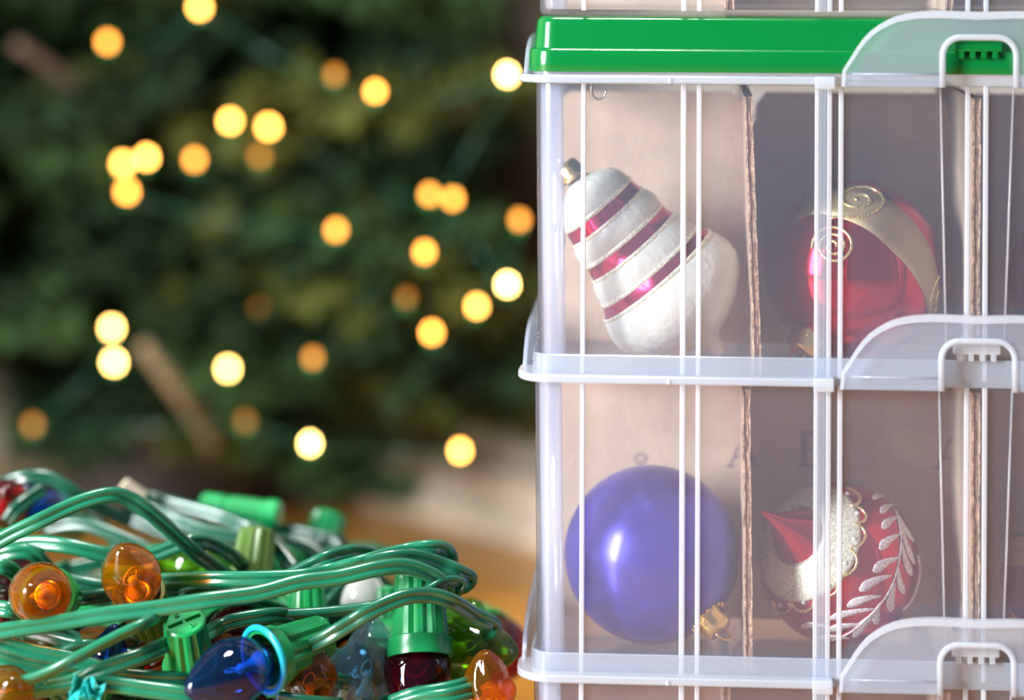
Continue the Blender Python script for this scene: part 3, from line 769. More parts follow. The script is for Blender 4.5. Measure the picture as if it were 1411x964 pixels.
def socket_mesh():
    n = 36; V, Fc = [], []
    rows = [(1.0, 12.2, 0), (1.0, 13.6, 0), (-1.0, 13.9, 0), (-6.5, 13.5, 0), (-7.2, 12.0, 1), (-30.0, 10.2, 1), (-32, 10.0, 0), (-33.0, 9.2, 0), (-33.0, 8.5, 0), (-30.2, 8.5, 0)]
    for z, r, fl in rows:
        for k in range(n):
            rr = r * (1 if not fl or (k % 3) != 0 else 0.87); V.append((rr * mm * cos(2 * pi * k / n), rr * mm * sin(2 * pi * k / n), z * mm))
    for i in range(len(rows) - 1):
        for k in range(n): Fc.append((i * n + k, i * n + (k + 1) % n, (i + 1) * n + (k + 1) % n, (i + 1) * n + k))
    Fc.append(tuple(range((len(rows) - 1) * n, len(rows) * n)))
    # inner cup
    b = len(V)
    for z, r in ((1.0, 11.8), (-12, 8.6)):
        for k in range(n): V.append((r * mm * cos(2 * pi * k / n), r * mm * sin(2 * pi * k / n), z * mm))
    for k in range(n):
        Fc.append((k, b + k, b + (k + 1) % n, (k + 1) % n)); Fc.append((b + k, b + n + k, b + n + (k + 1) % n, b + (k + 1) % n))
    Fc.append(tuple(range(b + n, b + 2 * n)))
    return sharp(mesh('socket', V, Fc), 25)
SOCKM = [socket_mesh() for _ in range(3)]
def end_plate_mesh():
    """two D-shaped lands and a bridge that leave a sunken slot across the socket's end"""
    ms = []
    for sg in (1, -1):
        a0 = math.asin(1.3 / 8.6); pts = [(8.6 * mm * cos(a0 + (pi - 2 * a0) * k / 14), sg * 8.6 * mm * sin(a0 + (pi - 2 * a0) * k / 14)) for k in range(15)]
        n = len(pts); V = [(x, y, z * mm) for z in (-32.9, -30.1) for x, y in pts]
        ms.append(mesh('d', V, [tuple(range(n)), tuple(range(n, 2 * n))[::-1]] + [(k, (k + 1) % n, n + (k + 1) % n, n + k) for k in range(n)], False))
    ms.append(box_mesh('bridge', (-0.7 * mm, -1.4 * mm, -32.6 * mm), (0.7 * mm, 1.4 * mm, -30.1 * mm)))
    return joined('end_plate', ms)
END = end_plate_mesh()
def dot_mesh(x, y, r):
    m_ = lathe('contact', [(-32.7 * mm, r * 0.55), (-33.8 * mm, r * 0.55), (-33.8 * mm, r), (-32.7 * mm, r)], 12); m_.transform(Matrix.Translation((x, y, 0))); return m_
DOTS = [dot_mesh(1.5 * mm, 5.2 * mm, 1.3 * mm), dot_mesh(-2 * mm, -5.0 * mm, 1.3 * mm)]
BASEM = lathe('brass_base', [(1.5 * mm, 5.0 * mm), (1.5 * mm, 7.0 * mm), (0, 7.0 * mm), (-10 * mm, 6.6 * mm), (-12 * mm, 3 * mm), (-12 * mm, 0)], 24)
STEMM = joined('filament_stem', [lathe('s', [(1 * mm, 0), (1 * mm, 5.2 * mm), (3 * mm, 4.8 * mm), (6 * mm, 3.0 * mm), (10 * mm, 2.2 * mm), (13 * mm, 2.6 * mm), (14.5 * mm, 1.5 * mm), (15 * mm, 0)], 18),
                                 sweep('f', [Vector((5 * mm * cos(a), 1 * mm, 15 * mm + 5 * mm * sin(a))) for a in [pi * k / 10 for k in range(11)]], circ(0.45 * mm, 5)),
                                 sweep('f2', [Vector((-5 * mm, 1 * mm, 15 * mm)), Vector((-1.5 * mm, 0, 10 * mm))], circ(0.35 * mm, 5)), sweep('f3', [Vector((5 * mm, 1 * mm, 15 * mm)), Vector((1.5 * mm, 0, 10 * mm))], circ(0.35 * mm, 5))])
def glass_copy(me, g, cache={}):
    k = (me.name, g)
    if k not in cache:
        m2 = me.copy(); m2.materials.clear(); m2.materials.append(GL[g]); cache[k] = m2
    return cache[k]
def sock_copy(i, cache={}):
    if i not in cache:
        m2 = SOCKM[0].copy(); m2.materials.clear(); m2.materials.append(M_SOCK[i]); cache[i] = m2
    return cache[i]
def end_copy(i, cache={}):
    if i not in cache:
        m2 = END.copy(); m2.materials.clear(); m2.materials.append(M_SOCK[i]); cache[i] = m2
    return cache[i]
def bulb(s, px, py, d, dr, col, scale=1.0, swirl=False, sock=1, roll=0.3, has_sock=True, rim=None):
    """px, py: middle of the glass"""
    dv = cdir(*dr); mid = P3(px, py, d); base = mid - dv * (0.019 * scale)
    if has_sock:
        so = link('socket', sock_copy(sock), None, s); orient(so, base, dv, roll); so.scale = (scale,) * 3
        link('end_plate', end_copy(sock), None, so)
    b = link('bulb', glass_copy(BULBS if swirl else BULB, col), None, s); orient(b, base + dv * 0.001 * scale, dv, roll); b.scale = (scale,) * 3
    link('brass_base', BASEM, M_BRASS, b); link('filament_stem', STEMM, M_STEM, b)
def socket(s, px, py, d, dr, scale=1.0, sock=0, roll=0.3):
    """px, py: middle of the socket; dr: way its mouth faces"""
    dv = cdir(*dr); mid = P3(px, py, d)
    so = link('socket', sock_copy(sock), None, s); orient(so, mid + dv * 0.016 * scale, dv, roll); so.scale = (scale,) * 3
    link('end_plate', end_copy(sock), None, so)
    for m_ in DOTS: link('contact', m_, M_SOCK[0] if sock == 0 else M_SOCK[1], so)
def cord_prof(r=2.05 * mm, s=1.95 * mm, n=9):
    pts = []
    for k in range(n): a = -pi * 0.86 + 1.72 * pi * k / (n - 1); pts.append((s + r * cos(a), r * sin(a)))
    for k in range(n): a = pi - pi * 0.86 + 1.72 * pi * k / (n - 1); pts.append((-s + r * cos(a), r * sin(a)))
    return pts
CORD = cord_prof()
def wire(s, pts, mat=0, tw=0.0, k=1.0, sub=7):
    path = catmull([P3(*p) for p in pts], sub)
    me = sweep('wire', path, [(a * k, b * k) for a, b in CORD], ref=lambda T, p: T.cross((p - CAMP).normalized()), twist=tw)
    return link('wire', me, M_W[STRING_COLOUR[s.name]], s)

S1 = thing('light_string', 'mint-green light string with two amber bulbs turned to the viewer, front of the tangle', 'light string', P3(120, 900, 1.22) * 1, group='tangled light strings')
S2 = thing('light_string', 'green light string bundled to the right, over the downturned socket and maroon bulb', 'light string', (0, 0, 0), group='tangled light strings')
S3 = thing('light_string', 'darker light string at the back of the tangle, with a long green plug', 'light string', (0, 0, 0), group='tangled light strings')
S4 = thing('light_string', 'light string with the large blue bulb in a cyan-rimmed socket, low in the tangle', 'light string', (0, 0, 0), group='tangled light strings')
S1.location = (0, 0, 0)
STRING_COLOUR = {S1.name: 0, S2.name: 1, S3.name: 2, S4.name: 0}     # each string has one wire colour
# front wires
wire(S1, [(-40, 772, 1.25), (0, 744, 1.25), (53, 718, 1.25), (107, 693, 1.255), (150, 681.5, 1.26), (178, 687, 1.265), (207, 706, 1.27), (243, 738, 1.28), (271, 763, 1.29), (307, 789, 1.31), (340, 812, 1.33), (370, 850, 1.35)], 0, 0.15)
wire(S1, [(-50, 882, 1.205), (0, 870, 1.205), (71, 859, 1.205), (143, 847, 1.205), (214, 838, 1.205), (285, 827, 1.205), (357, 817, 1.21), (413, 802, 1.215), (467, 795, 1.22), (520, 783, 1.225), (556, 780, 1.23), (588, 789, 1.235), (610, 803, 1.24), (617, 816, 1.25), (600, 840, 1.29)], 0, 0.1)
wire(S1, [(190, 800, 1.28), (240, 799, 1.255), (285, 797, 1.24), (340, 797, 1.235), (413, 794, 1.235), (455, 786, 1.24), (500, 774, 1.24), (556, 759, 1.25), (590, 754, 1.25), (612, 756, 1.255), (621, 768, 1.26), (618, 785, 1.27), (600, 800, 1.30)], 0, 0.35)
wire(S2, [(400, 794, 1.25), (425, 781, 1.25), (449, 770, 1.25), (470, 763, 1.255), (492, 760, 1.26), (515, 765, 1.27), (540, 780, 1.29)], 1, 0.2)
wire(S2, [(395, 800, 1.245), (440, 790, 1.24), (485, 780, 1.24), (540, 768, 1.24), (578, 768, 1.245), (610, 778, 1.25), (631, 787, 1.25), (647, 796, 1.255), (640, 806, 1.265), (620, 812, 1.28), (595, 820, 1.30)], 1, 0.1)
wire(S2, [(380, 902, 1.24), (406, 896, 1.225), (430, 888, 1.22), (460, 872, 1.215), (485, 857, 1.215), (510, 842, 1.215), (556, 823, 1.22), (592, 820, 1.225), (624, 829, 1.23), (652, 846, 1.24), (676, 857, 1.245), (680, 866, 1.255), (668, 876, 1.27), (645, 890, 1.30)], 2, 0.25)
wire(S2, [(330, 852, 1.26), (360, 848, 1.25), (413, 845, 1.25), (467, 841, 1.25), (520, 834, 1.25), (560, 826, 1.26)], 1, 1.2)
wire(S2, [(560, 828, 1.235), (592, 812, 1.235), (616, 800, 1.24), (636, 803, 1.245), (630, 815, 1.25)], 2, 0.8, 0.8)
wire(S1, [(-30, 938, 1.19), (0, 940, 1.19), (36, 937, 1.19), (71, 924, 1.19), (107, 905, 1.19), (160, 877, 1.195), (200, 858, 1.20), (222, 846, 1.215), (250, 826, 1.25)], 0, 1.15)
wire(S1, [(-40, 880, 1.215), (0, 885, 1.21), (43, 897, 1.21), (89, 906, 1.21), (125, 917, 1.21), (160, 929, 1.21), (200, 934, 1.21), (250, 936, 1.215), (271, 934, 1.225), (300, 930, 1.25)], 0, 0.1)
wire(S1, [(-40, 896, 1.23), (0, 906, 1.225), (36, 917, 1.225), (71, 923, 1.225), (114, 925, 1.225), (171, 931, 1.225), (214, 944, 1.23), (260, 950, 1.24)], 0, 0.3)
wire(S4, [(70, 946, 1.215), (100, 939, 1.205), (125, 929, 1.20), (160, 915, 1.20), (200, 901, 1.205), (232, 886, 1.215), (245, 880, 1.225)], 0, 0.1)
wire(S4, [(110, 962, 1.20), (128, 944, 1.195), (157, 943, 1.195), (200, 949, 1.195), (250, 956, 1.195), (290, 964, 1.20), (340, 975, 1.21)], 0, 0.05)
wire(S4, [(0, 962, 1.20), (36, 957, 1.20), (89, 947, 1.20), (118, 940, 1.205), (150, 928, 1.23)], 0, 1.2)
wire(S1, [(-30, 905, 1.235), (10, 918, 1.235), (40, 932, 1.235), (70, 948, 1.235), (100, 975, 1.24)], 0, 0.2)
wire(S1, [(-30, 834, 1.23), (0, 838, 1.225), (20, 841, 1.225), (60, 848, 1.24), (100, 852, 1.26)], 0, 0.1)
wire(S2, [(285, 872, 1.25), (305, 862, 1.24), (328, 854, 1.24), (380, 847, 1.245), (430, 852, 1.26)], 2, 0.3)
# middle wires
wire(S1, [(-20, 762, 1.30), (18, 751, 1.295), (53, 748, 1.29), (93, 752, 1.285), (143, 763, 1.285), (180, 768, 1.29), (210, 764, 1.29), (243, 752, 1.29), (264, 746, 1.29), (292, 749, 1.295), (321, 766, 1.305), (345, 790, 1.33)], 0, 0.15)
wire(S1, [(-20, 770, 1.29), (10, 762, 1.285), (40, 760, 1.285), (60, 775, 1.29), (72, 795, 1.30)], 0, 0.3)
wire(S1, [(-30, 778, 1.27), (0, 780, 1.265), (16, 785, 1.27), (30, 800, 1.28)], 0, 0.2)
wire(S2, [(250, 822, 1.28), (290, 812, 1.27), (330, 822, 1.275), (380, 838, 1.29), (430, 860, 1.31)], 2, 0.4)
wire(S2, [(60, 790, 1.30), (110, 802, 1.295), (150, 808, 1.295), (215, 812, 1.30), (280, 806, 1.31)], 2, 0.7)
wire(S2, [(90, 826, 1.28), (130, 822, 1.275), (180, 812, 1.28), (240, 800, 1.29)], 2, 0.5)
# back wires
wire(S3, [(-30, 684, 1.375), (0, 668, 1.37), (32, 658, 1.365), (64, 658, 1.365), (93, 672, 1.365), (116, 687, 1.37), (150, 705, 1.38), (190, 722, 1.39)], 1, 0.15)
wire(S3, [(10, 718, 1.35), (22, 702, 1.35), (39, 688, 1.355), (60, 674, 1.36)], 1, 0.2)
wire(S3, [(190, 682, 1.40), (214, 688, 1.40), (250, 697, 1.395), (303, 711, 1.385), (343, 728, 1.375), (380, 749, 1.37), (405, 785, 1.36)], 1, 0.0)
wire(S3, [(170, 690, 1.39), (218, 707, 1.385), (250, 719, 1.38), (285, 732, 1.375), (339, 742, 1.37), (375, 755, 1.365)], 2, 0.1)
wire(S3, [(345, 722, 1.36), (362, 735, 1.35), (383, 757, 1.34), (406, 786, 1.33)], 1, 0.5)
wire(S3, [(370, 735, 1.42), (395, 732, 1.415), (424, 735, 1.41), (452, 745, 1.405), (468, 760, 1.40), (474, 785, 1.40)], 1, 0.2)
wire(S3, [(366, 742, 1.40), (400, 746, 1.39), (430, 758, 1.385), (450, 775, 1.38)], 2, 0.2)
wire(S3, [(420, 770, 1.41), (440, 752, 1.405), (458, 742, 1.405), (472, 752, 1.41), (476, 775, 1.42)], 2, 0.3)
wire(S3, [(120, 700, 1.40), (170, 712, 1.39), (230, 736, 1.38), (300, 756, 1.37), (360, 770, 1.36)], 2, 0.3)
wire(S3, [(60, 728, 1.37), (110, 722, 1.365), (160, 738, 1.36), (210, 762, 1.355), (240, 790, 1.35)], 2, 0.4)
wire(S3, [(100, 716, 1.385), (140, 726, 1.38), (160, 750, 1.37), (150, 780, 1.36)], 2, 0.2)
wire(S3, [(395, 778, 1.36), (440, 800, 1.36), (500, 815, 1.36), (540, 850, 1.36)], 2, 0.2)
wire(S3, [(300, 790, 1.36), (350, 780, 1.35), (390, 800, 1.35), (440, 830, 1.34)], 2, 0.6)
wire(S3, [(470, 795, 1.33), (500, 800, 1.33), (522, 830, 1.32), (530, 880, 1.32)], 2, 0.3)
# bottom right
wire(S4, [(540, 968, 1.23), (570, 958, 1.225), (610, 951, 1.225), (640, 944, 1.23), (658, 934, 1.24), (670, 925, 1.25)], 1, 0.1)
wire(S4, [(540, 975, 1.225), (580, 964, 1.22), (620, 958, 1.22), (660, 948, 1.23)], 1, 0.1)
wire(S4, [(367, 951, 1.24), (400, 946, 1.235), (453, 937, 1.24), (480, 940, 1.25)], 2, 0.4)
wire(S4, [(380, 962, 1.21), (420, 968, 1.21), (470, 972, 1.22)], 2, 0.3)
wire(S4, [(-20, 870, 1.26), (60, 905, 1.26), (120, 890, 1.26), (170, 905, 1.27)], 2, 0.4)

# bulbs and sockets
bulb(S1, 54, 817, 1.215, (-0.05, 0.05, 1), 'amber', 1.0, sock=0, roll=0.6)
bulb(S1, 180, 791, 1.225, (-0.10, 0.50, 0.85), 'amber', 0.97, sock=2, roll=1.1)
bulb(S4, 318, 927, 1.20, (-0.72, -0.28, 0.62), 'blue', 1.08, sock=1, roll=0.2)
bulb(S3, 8, 691, 1.365, (0.2, 0.3, 0.9), 'red', 0.85, sock=1)
bulb(S3, 54, 699, 1.39, (-0.3, 0.2, 0.9), 'blue', 0.85, sock=1)
bulb(S3, 32, 680, 1.42, (0.6, 0.4, 0.6), 'blue', 0.9, sock=1)
bulb(S2, 268, 778, 1.335, (0.9, 0.12, 0.3), 'green', 0.95, sock=0)
bulb(S2, 508, 915, 1.265, (0.12, 0.92, 0.35), 'clear', 1.0, swirl=True, sock=1)
bulb(S2, 478, 938, 1.255, (0.3, 0.9, 0.35), 'clear', 0.9, swirl=True, sock=1)
bulb(S2, 575, 926, 1.25, (0.0, -0.9, 0.4), 'wine', 1.15, sock=1, has_sock=False)
bulb(S2, 650, 893, 1.28, (0.85, -0.05, 0.5), 'green', 1.1, sock=1)
bulb(S2, 622, 872, 1.33, (0.5, 0.5, 0.5), 'green', 1.1, sock=1)
bulb(S3, 686, 896, 1.36, (0.2, -0.2, 0.9), 'red', 1.2, sock=0, has_sock=True)
bulb(S4, 428, 932, 1.23, (0.05, 0.95, 0.3), 'amber', 0.85, swirl=True, sock=1)
bulb(S4, 672, 953, 1.235, (-0.05, 0.9, 0.4), 'amber', 0.9, swirl=True, sock=1)
bulb(S2, 330, 874, 1.28, (-0.4, 0.2, 0.9), 'wine', 1.05, sock=1)
bulb(S4, 8, 957, 1.20, (0.3, 0.3, 0.9), 'amber', 0.95, sock=1)
bulb(S4, 150, 899, 1.25, (0.25, 0.9, 0.3), 'blue', 0.62, sock=1)
bulb(S1, 18, 782, 1.315, (-0.2, 0.2, 0.9), 'wine', 0.75, sock=1)
bulb(S2, 6, 845, 1.26, (0.2, 0.1, 0.9), 'wine', 0.85, sock=1)
bulb(S2, 498, 826, 1.32, (0.1, 0.95, 0.2), 'white', 0.72, sock=1)
bulb(S4, 60, 935, 1.255, (0.2, 0.6, 0.7), 'wine', 0.9, sock=1)
bulb(S4, 225, 900, 1.27, (0.3, 0.5, 0.7), 'red', 0.9, sock=1)
bulb(S3, 70, 880, 1.30, (0.3, 0.5, 0.7), 'wine', 0.9, sock=1)
socket(S4, 259, 892, 1.222, (0.05, -0.74, -0.66), 1.0, 0, -0.6)       # upturned end with the slot
socket(S2, 578, 848, 1.255, (0.04, -0.98, 0.20), 1.18, 1)
socket(S2, 424, 853, 1.285, (0.05, -0.98, 0.15), 0.92, 0)
socket(S3, 349, 774, 1.33, (-0.08, -0.95, 0.25), 0.98, 2)
socket(S2, 535, 862, 1.32, (0.1, -0.9, 0.1), 1.1, 1)
socket(S1, 240, 800, 1.36, (-0.4, 0.5, 0.5), 0.9, 0)
socket(S3, 445, 748, 1.43, (-0.2, -0.9, 0.2), 1.0, 1)
socket(S3, 385, 800, 1.38, (-0.5, -0.7, 0.2), 1.0, 1)
socket(S3, 135, 870, 1.32, (0.7, -0.3, 0.4), 1.0, 1)
socket(S3, 320, 838, 1.33, (0.7, 0.2, 0.4), 1.0, 1)
# cyan rubber rim of the blue bulb's socket
M_CYAN = pbr('socket_rim_cyan', (0.01, 0.42, 0.55), 0.25)
ds = cdir(-0.72, -0.28, 0.62); rb = link('socket_rim', sweep('socket_rim', [Vector((14.6 * mm * cos(2 * pi * k / 48), 14.6 * mm * sin(2 * pi * k / 48), 0)) for k in range(48)], circ(1.5 * mm, 8), closed=True, ref=lambda T, p: Vector((0, 0, 1))), M_CYAN, S4)
orient(rb, P3(318, 927, 1.20) - ds * 0.0195, ds); rb.scale = (1.08,) * 3
# the long plug at the back
def plug(s, pa, pb, r):
    a, b = P3(*pa), P3(*pb); L = (b - a).length
    prof = [(0, 0), (0, r * 0.8), (0.002, r), (L * 0.28, r), (L * 0.30, r * 0.86), (L * 0.34, r * 0.86), (L * 0.36, r * 0.98), (L * 0.80, r * 0.98), (L * 0.83, r * 1.12), (L * 0.97, r * 1.12), (L, r * 0.9), (L, 0)]
    me = sharp(lathe('plug', prof, 24), 30)
    for v in me.vertices: v.co.x *= 0.8
    o = link('plug', me, M_SOCK[0], s); orient(o, a, b - a)
    for k in range(5):
        g = sharp(lathe('grip', [(L * (0.40 + k * 0.075), 0), (L * (0.40 + k * 0.075), r * 1.06), (L * (0.425 + k * 0.075), r * 1.06), (L * (0.425 + k * 0.075), 0)], 20), 30)
        for v in g.vertices: v.co.x *= 0.8
        link('grip_ridge', g, M_SOCK[0], o)
plug(S3, (277, 698, 1.42), (386, 713, 1.41), 0.0085)
# a paper tag and a torn turquoise tape flag on the strings
M_TAG = pbr('paper_tag', (0.72, 0.62, 0.46), 0.8, var=0.08)
M_TAPE = pbr('turquoise_tape', (0.03, 0.52, 0.50), 0.3, spec=0.6)
def quad_slab(name, pts, th):
    P_ = [P3(*p) for p in pts]; n_ = (P_[1] - P_[0]).cross(P_[2] - P_[0]).normalized() * th
    V = P_ + [p + n_ for p in P_]; k = len(P_)
    Fc = [tuple(range(k)), tuple(range(k, 2 * k))[::-1]] + [(i, (i + 1) % k, k + (i + 1) % k, k + i) for i in range(k)]
    return mesh(name, V, Fc, False)
link('paper_tag', quad_slab('paper_tag', [(166, 672, 1.38), (177, 659, 1.385), (204, 678, 1.39), (193, 693, 1.385)], 0.003), M_TAG, S3)
rnd = random.Random(5)
V, Fc = [], []
for i in range(7):
    for j in range(6):
        px = 92 + i * 7 + j * 2.2 + rnd.uniform(-1.5, 1.5); py = 966 - j * 6.5 + i * 1.5 + rnd.uniform(-2, 2) - (8 if i == 3 else 0)
        if j == 5: py += rnd.uniform(-5, 7)
        V.append(P3(px, py, 1.188 + rnd.uniform(-0.004, 0.004) + 0.003 * (i % 2)))
for i in range(6):
    for j in range(5): Fc.append((i * 6 + j, i * 6 + j + 1, (i + 1) * 6 + j + 1, (i + 1) * 6 + j))
o = link('tape_flag', mesh('tape_flag', V, Fc, False), M_TAPE, S4); solidify(o, 0.4 * mm)

# the rest of the heap: loops of the same strings down to the floor
rnd = random.Random(77)
def heap_wire(s, seed, mat, zmin, zmax):
    r = random.Random(seed); pts = []
    cx, cy = r.uniform(-0.23, -0.10), r.uniform(1.30, 1.40); a = r.uniform(0, 6.28)
    for k in range(22):
        a += r.uniform(0.45, 0.9); rx = r.uniform(0.06, 0.13); ry = r.uniform(0.04, 0.085)
        t = k / 21; z = zmax + (zmin - zmax) * t + r.uniform(-0.012, 0.012)
        x = cx + rx * cos(a) * (1.1 - 0.1 * t); y = cy + ry * sin(a)
        x = min(x, -0.03 - max(0, (z - 0.10)) * 0.9)
        pts.append(Vector((x, y, max(0.0045, z))))
    me = sweep('wire', catmull(pts, 6), CORD, twist=lambda t: 2.5 * t)
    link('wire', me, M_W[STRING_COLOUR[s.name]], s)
for k in range(3):
    heap_wire(S1, 100 + k, 2, 0.004, 0.13); heap_wire(S2, 200 + k, 2, 0.004, 0.125); heap_wire(S3, 300 + k, 2, 0.004, 0.15); heap_wire(S4, 400 + k, 2, 0.004, 0.11)
for k, s in enumerate((S1, S2, S3, S4, S2, S3)):
    heap_wire(s, 500 + k, 2, 0.10, 0.155)
for k in range(16):
    s = (S1, S2, S3, S4)[k % 4]
    pos = (rnd.uniform(40, 620), rnd.uniform(880, 1010), rnd.uniform(1.27, 1.36))
    bulb(s, *pos, (rnd.uniform(-1, 1), rnd.uniform(-0.6, 0.8), rnd.uniform(0, 1)), rnd.choice(['wine', 'red', 'blue', 'green', 'amber']), 0.95, sock=1)

# ------------------------------------------------------------------ the tree
TB = Vector((-0.30, 2.28, 0))
M_BARK = pbr('tree_bark', (0.07, 0.045, 0.028), 0.9, var=0.4, vscale=30, bump=0.8, bscale=60)
M_PALE = pbr('pale_bark', (0.20, 0.155, 0.085), 0.85, var=0.25, vscale=20)  # lighter brown than the other bark
M_NEED = [pbr('needles_deep', (0.018, 0.042, 0.015), 0.7, spec=0.2, var=0.5, vscale=9), pbr('needles_olive', (0.105, 0.120, 0.026), 0.7, spec=0.2, var=0.6, vscale=9), pbr('needles_blue_green', (0.045, 0.098, 0.030), 0.7, spec=0.2, var=0.6, vscale=9)]
M_STAND = pbr('stand_dark_metal', (0.03, 0.022, 0.02), 0.5)
tree = thing('christmas_tree', 'dark green needle tree standing in the room corner', 'tree', TB)
tree.location = TB
tr = sweep('trunk', [Vector((0, 0, 0.05 + 0.17 * k)) + Vector((0.006 * sin(k * 1.7), 0.006 * cos(k), 0)) for k in range(9)], circ(0.032, 12), taper=lambda t: 1 - 0.75 * t)
link('trunk', tr, M_BARK, tree)
def branch_protos(seed, nm):
    r = random.Random(seed); wood, V, Fc = [], [], []
    def stem(p): return Vector((p, 0.02 * sin(p * 5 + seed), -0.10 * p * p + 0.03 * sin(p * 3)))
    main = [stem(k / 10) for k in range(11)]
    wood.append(sweep('w', main, circ(0.016, 6), taper=lambda t: 1.05 - 0.85 * t))
    def needles(path, dens, ln):
        L = sum((path[i + 1] - path[i]).length for i in range(len(path) - 1)); n = int(L * dens)
        for k in range(n):
            t = r.random() * (len(path) - 1); i = int(t); p = path[i].lerp(path[i + 1], t - i); T = (path[i + 1] - path[i]).normalized()
            d = Vector((r.gauss(0, 1), r.gauss(0, 1), r.gauss(0, 1) * 0.8)); d -= T * d.dot(T)
            if d.length < 1e-4: continue
            d.normalize(); d = (d + T * r.uniform(0.5, 1.2)).normalized() * ln * r.uniform(0.75, 1.2)
            sd_ = d.cross(Vector((r.random(), r.random(), r.random()))).normalized() * 0.0040
            b = len(V); V.extend((p - sd_, p + sd_, p + d * 0.6 + sd_ * 0.9, p + d, p + d * 0.6 - sd_ * 0.9)); Fc.append((b, b + 1, b + 2, b + 3, b + 4))
    needles(main[2:], 330, 0.060)
    for k in range(22):
        t = 0.16 + 0.82 * k / 22; side = 1 if k % 2 else -1; L = (0.42 - 0.30 * t) * r.uniform(0.8, 1.2); a = radians(r.uniform(38, 58)) * side; el = r.uniform(-0.25, 0.25)
        p0 = stem(t); d = Vector((cos(a), sin(a), el)).normalized()
        path = [p0 + d * L * j / 4 + Vector((0.03 * j / 4, 0, -0.05 * (j / 4) ** 2)) * L for j in range(5)]
        wood.append(sweep('w', path, circ(0.0055, 4), taper=lambda q: 1 - 0.6 * q)); needles(path, 420, 0.058)
        for m_ in range(2):
            q0 = path[1 + m_]; d2 = Vector((cos(a * 0.35), sin(a * (1.5 if m_ else 0.2)), r.uniform(-0.3, 0.3))).normalized(); L2 = L * 0.5
            pth = [q0 + d2 * L2 * j / 3 for j in range(4)]; needles(pth, 420, 0.055)
    return joined('branch', wood), mesh('needles', V, Fc, False)
PROT = []
for k in range(3):
    wd_, nd_ = branch_protos(10 + k, k); nd_.materials.append(M_NEED[k]); wd_.materials.append(M_BARK); PROT.append((wd_, nd_))
SAMPLE = [[v.co.copy() for v in list(nd_.vertices)[::11]] for wd_, nd_ in PROT]
rnd = random.Random(4)
def wall_room(p, d):
    best = 9
    for n_ in (NR, NL):
        v = d.dot(n_)
        if v > 1e-3: best = min(best, (CORNER - p).dot(n_) / v)
    return best
def add_branch(z, az, el, L, kind):
    if (cos(az) < -0.30 or cos(az) > 0.72) and z < 0.19: z += 0.07
    d = Vector((cos(az) * cos(el), sin(az) * cos(el), sin(el)))
    L = min(L, max(0.05, wall_room(TB, Vector((cos(az), sin(az), 0))) * 0.64))
    if sin(az) < -0.05 and z < 0.7: L = min(L, ((0.40 if cos(az) > 0.5 and z > 0.16 else 0.27) + rnd.uniform(-0.05, 0.05)) / -sin(az))
    wd_, nd_ = PROT[kind]
    b = link('branch', wd_, None, tree); b.location = (0, 0, z)
    rot = (rnd.uniform(-0.4, 0.4), -el, az); b.rotation_euler = rot
    rm = b.rotation_euler.to_matrix(); smp = SAMPLE[kind]
    while L > 0.03 and any(((rm @ v) * L + TB - CORNER).dot(n_) > -0.026 for v in smp for n_ in (NR, NL)): L *= 0.9
    b.scale = (L, L, L)
    nd = link('needles', nd_, None, b); nd['kind'] = 'stuff'
layers = [(0.085, 0.46, 11), (0.13, 0.50, 13), (0.19, 0.52, 14), (0.25, 0.52, 14), (0.32, 0.52, 14), (0.39, 0.50, 14), (0.46, 0.50, 13), (0.54, 0.46, 12), (0.64, 0.42, 11), (0.76, 0.38, 10), (0.88, 0.32, 9), (1.00, 0.27, 8), (1.12, 0.21, 7), (1.24, 0.15, 6), (1.36, 0.10, 5)]
for li, (z, L, n) in enumerate(layers):
    for k in range(n):
        az = 2 * pi * (k + 0.5 * (li % 2)) / n + rnd.uniform(-0.2, 0.2)
        add_branch(z + rnd.uniform(-0.025, 0.025), az, rnd.uniform(-0.02, 0.22) + (0.25 if z > 1.1 else 0), L * rnd.uniform(0.8, 1.12), rnd.choice([0, 0, 0, 0, 1, 2, 2]))
for k in range(9):
    add_branch(rnd.uniform(0.17, 0.36), radians(rnd.uniform(-172, -125)), rnd.uniform(0, 0.2), rnd.uniform(0.34, 0.46), rnd.choice([0, 0, 1, 2]))
for k in range(8):
    add_branch(rnd.uniform(0.26, 0.50), radians(-140 + 100 * k / 7), rnd.uniform(0.05, 0.3), rnd.uniform(0.30, 0.42), 1 + k % 2)
# extra boughs along the wall, to the right of the trunk
for k in range(24):
    add_branch(rnd.uniform(0.09, 0.52), radians(rnd.uniform(-68, -24)), rnd.uniform(0, 0.22), rnd.uniform(0.42, 0.58), rnd.choice([0, 0, 1, 2]))
for k in range(16):
    add_branch(0.20 + 0.030 * k, radians(-56 + 3.2 * (k % 4)), rnd.uniform(-0.02, 0.14), rnd.uniform(0.50, 0.60), rnd.choice([0, 0, 1, 2]))
lv = [P3(196, 474, 1.97), P3(232, 520, 1.98), P3(262, 560, 2.0), P3(290, 600, 2.03), P3(306, 632, 2.08)]
link('bare_limb', sweep('bare_limb', [p - TB for p in catmull(lv, 4)], circ(0.0075, 8), taper=lambda t: 0.8 + 0.35 * t), M_PALE, tree)
lv = [P3(20, 60, 1.98), P3(80, 100, 2.0), P3(130, 150, 2.02), P3(190, 195, 2.06)]
link('bare_limb', sweep('bare_limb', [p - TB for p in catmull(lv, 4)], circ(0.005, 8)), M_BARK, tree)
stand = thing('tree_stand', 'low dark metal stand at the foot of the tree', 'tree stand', TB)
link('bowl', sharp(lathe('bowl', [(0.012, 0), (0.012, 0.085), (0.02, 0.10), (0.085, 0.112), (0.09, 0.115), (0.09, 0.108), (0.03, 0.09), (0.03, 0)], 32), 40), M_STAND, stand)
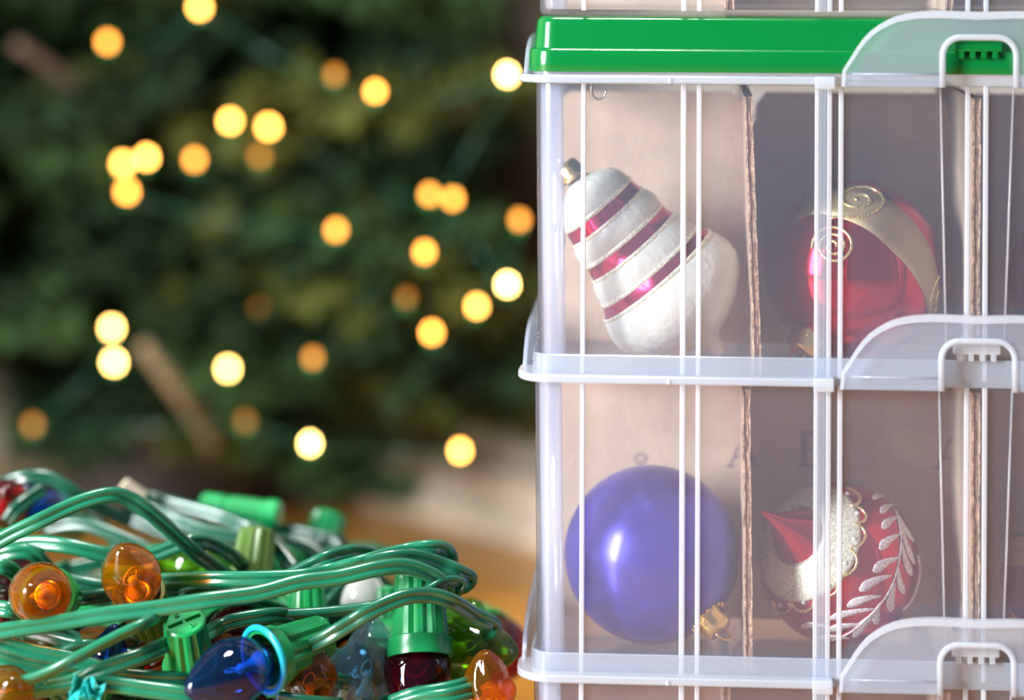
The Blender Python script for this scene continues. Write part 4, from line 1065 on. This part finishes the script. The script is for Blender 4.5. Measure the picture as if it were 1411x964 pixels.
for k in range(4):
    a = k * pi / 2 + 0.03
    l_ = link('leg', box_mesh('leg', (0.07, -0.014, 0), (0.145, 0.014, 0.018), 0.004), M_STAND, stand); l_.rotation_euler = (0, 0, a)

# the lit string on the tree
EM = {}
def em(level):
    k = round(level, 2)
    if k not in EM:
        col = (1.0, 0.36, 0.05) if k < 0.75 else ((1.0, 0.43, 0.07) if k < 1.1 else (1.0, 0.55, 0.14))
        EM[k] = emit('lit_bulb_%d' % int(k * 100), col, 30 * k)
    return EM[k]
LIGHTS = [(275, 10, 1.0), (148, 58, .45), (317, 167, 1.0), (370, 175, 1.0), (268, 220, .4), (358, 215, .1), (170, 226, 1.0), (202, 217, 1.0), (175, 264, .7), (461, 103, .1), (517, 126, .6), (699, 103, 1.7), (463, 317, .38), (592, 268, .36), (624, 274, .42), (585, 347, .5), (716, 303, .24), (699, 392, 1.7), (657, 422, .75), (595, 458, .7), (154, 452, 1.25), (157, 499, 1.6), (314, 508, 1.25), (431, 493, .14), (427, 611, 1.45), (634, 621, .95), (45, 585, .08), (358, 425, .05), (560, 410, .05), (338, 580, .05)]  # third value is brightness; low ones imitate bulbs covered by needles
ts = thing('tree_light_string', 'lit string of small warm yellow bulbs wound through the tree', 'light string', TB)
bm = bmesh.new(); bmesh.ops.create_uvsphere(bm, u_segments=14, v_segments=10, radius=1.0)
for v in bm.verts: v.co.z *= 1.25
lit = bpy.data.meshes.new('lit_bulb'); bm.to_mesh(lit); bm.free()
holder = lathe('bulb_holder', [(-2.6, 0), (-2.6, 0.7), (-1.0, 0.85), (-0.9, 0.0)], 10)
lp_w = []
rl = random.Random(9)
for px, py, lv in LIGHTS:
    d = (1.955 if px < 400 else 1.855) + rl.uniform(-0.03, 0.03)
    p = P3(px, py, d) - TB; lp_w.append(p)
    m2 = lit.copy(); m2.materials.clear(); m2.materials.append(em(lv))
    b = link('lit_bulb', m2, None, ts); b.location = p; b.scale = (0.0036,) * 3
    h_ = link('bulb_holder', holder, M_SOCK[1], b)
order = sorted(lp_w, key=lambda p: (round(p.z / 0.07), p.x * (1 if round(p.z / 0.07) % 2 else -1)))
wp = []
for a, b in zip(order, order[1:]):
    wp += [a + Vector((0, 0.012, -0.006)), (a + b) / 2 + Vector((0, 0.06, -0.015))]
wp.append(order[-1] + Vector((0, 0.012, -0.006)))
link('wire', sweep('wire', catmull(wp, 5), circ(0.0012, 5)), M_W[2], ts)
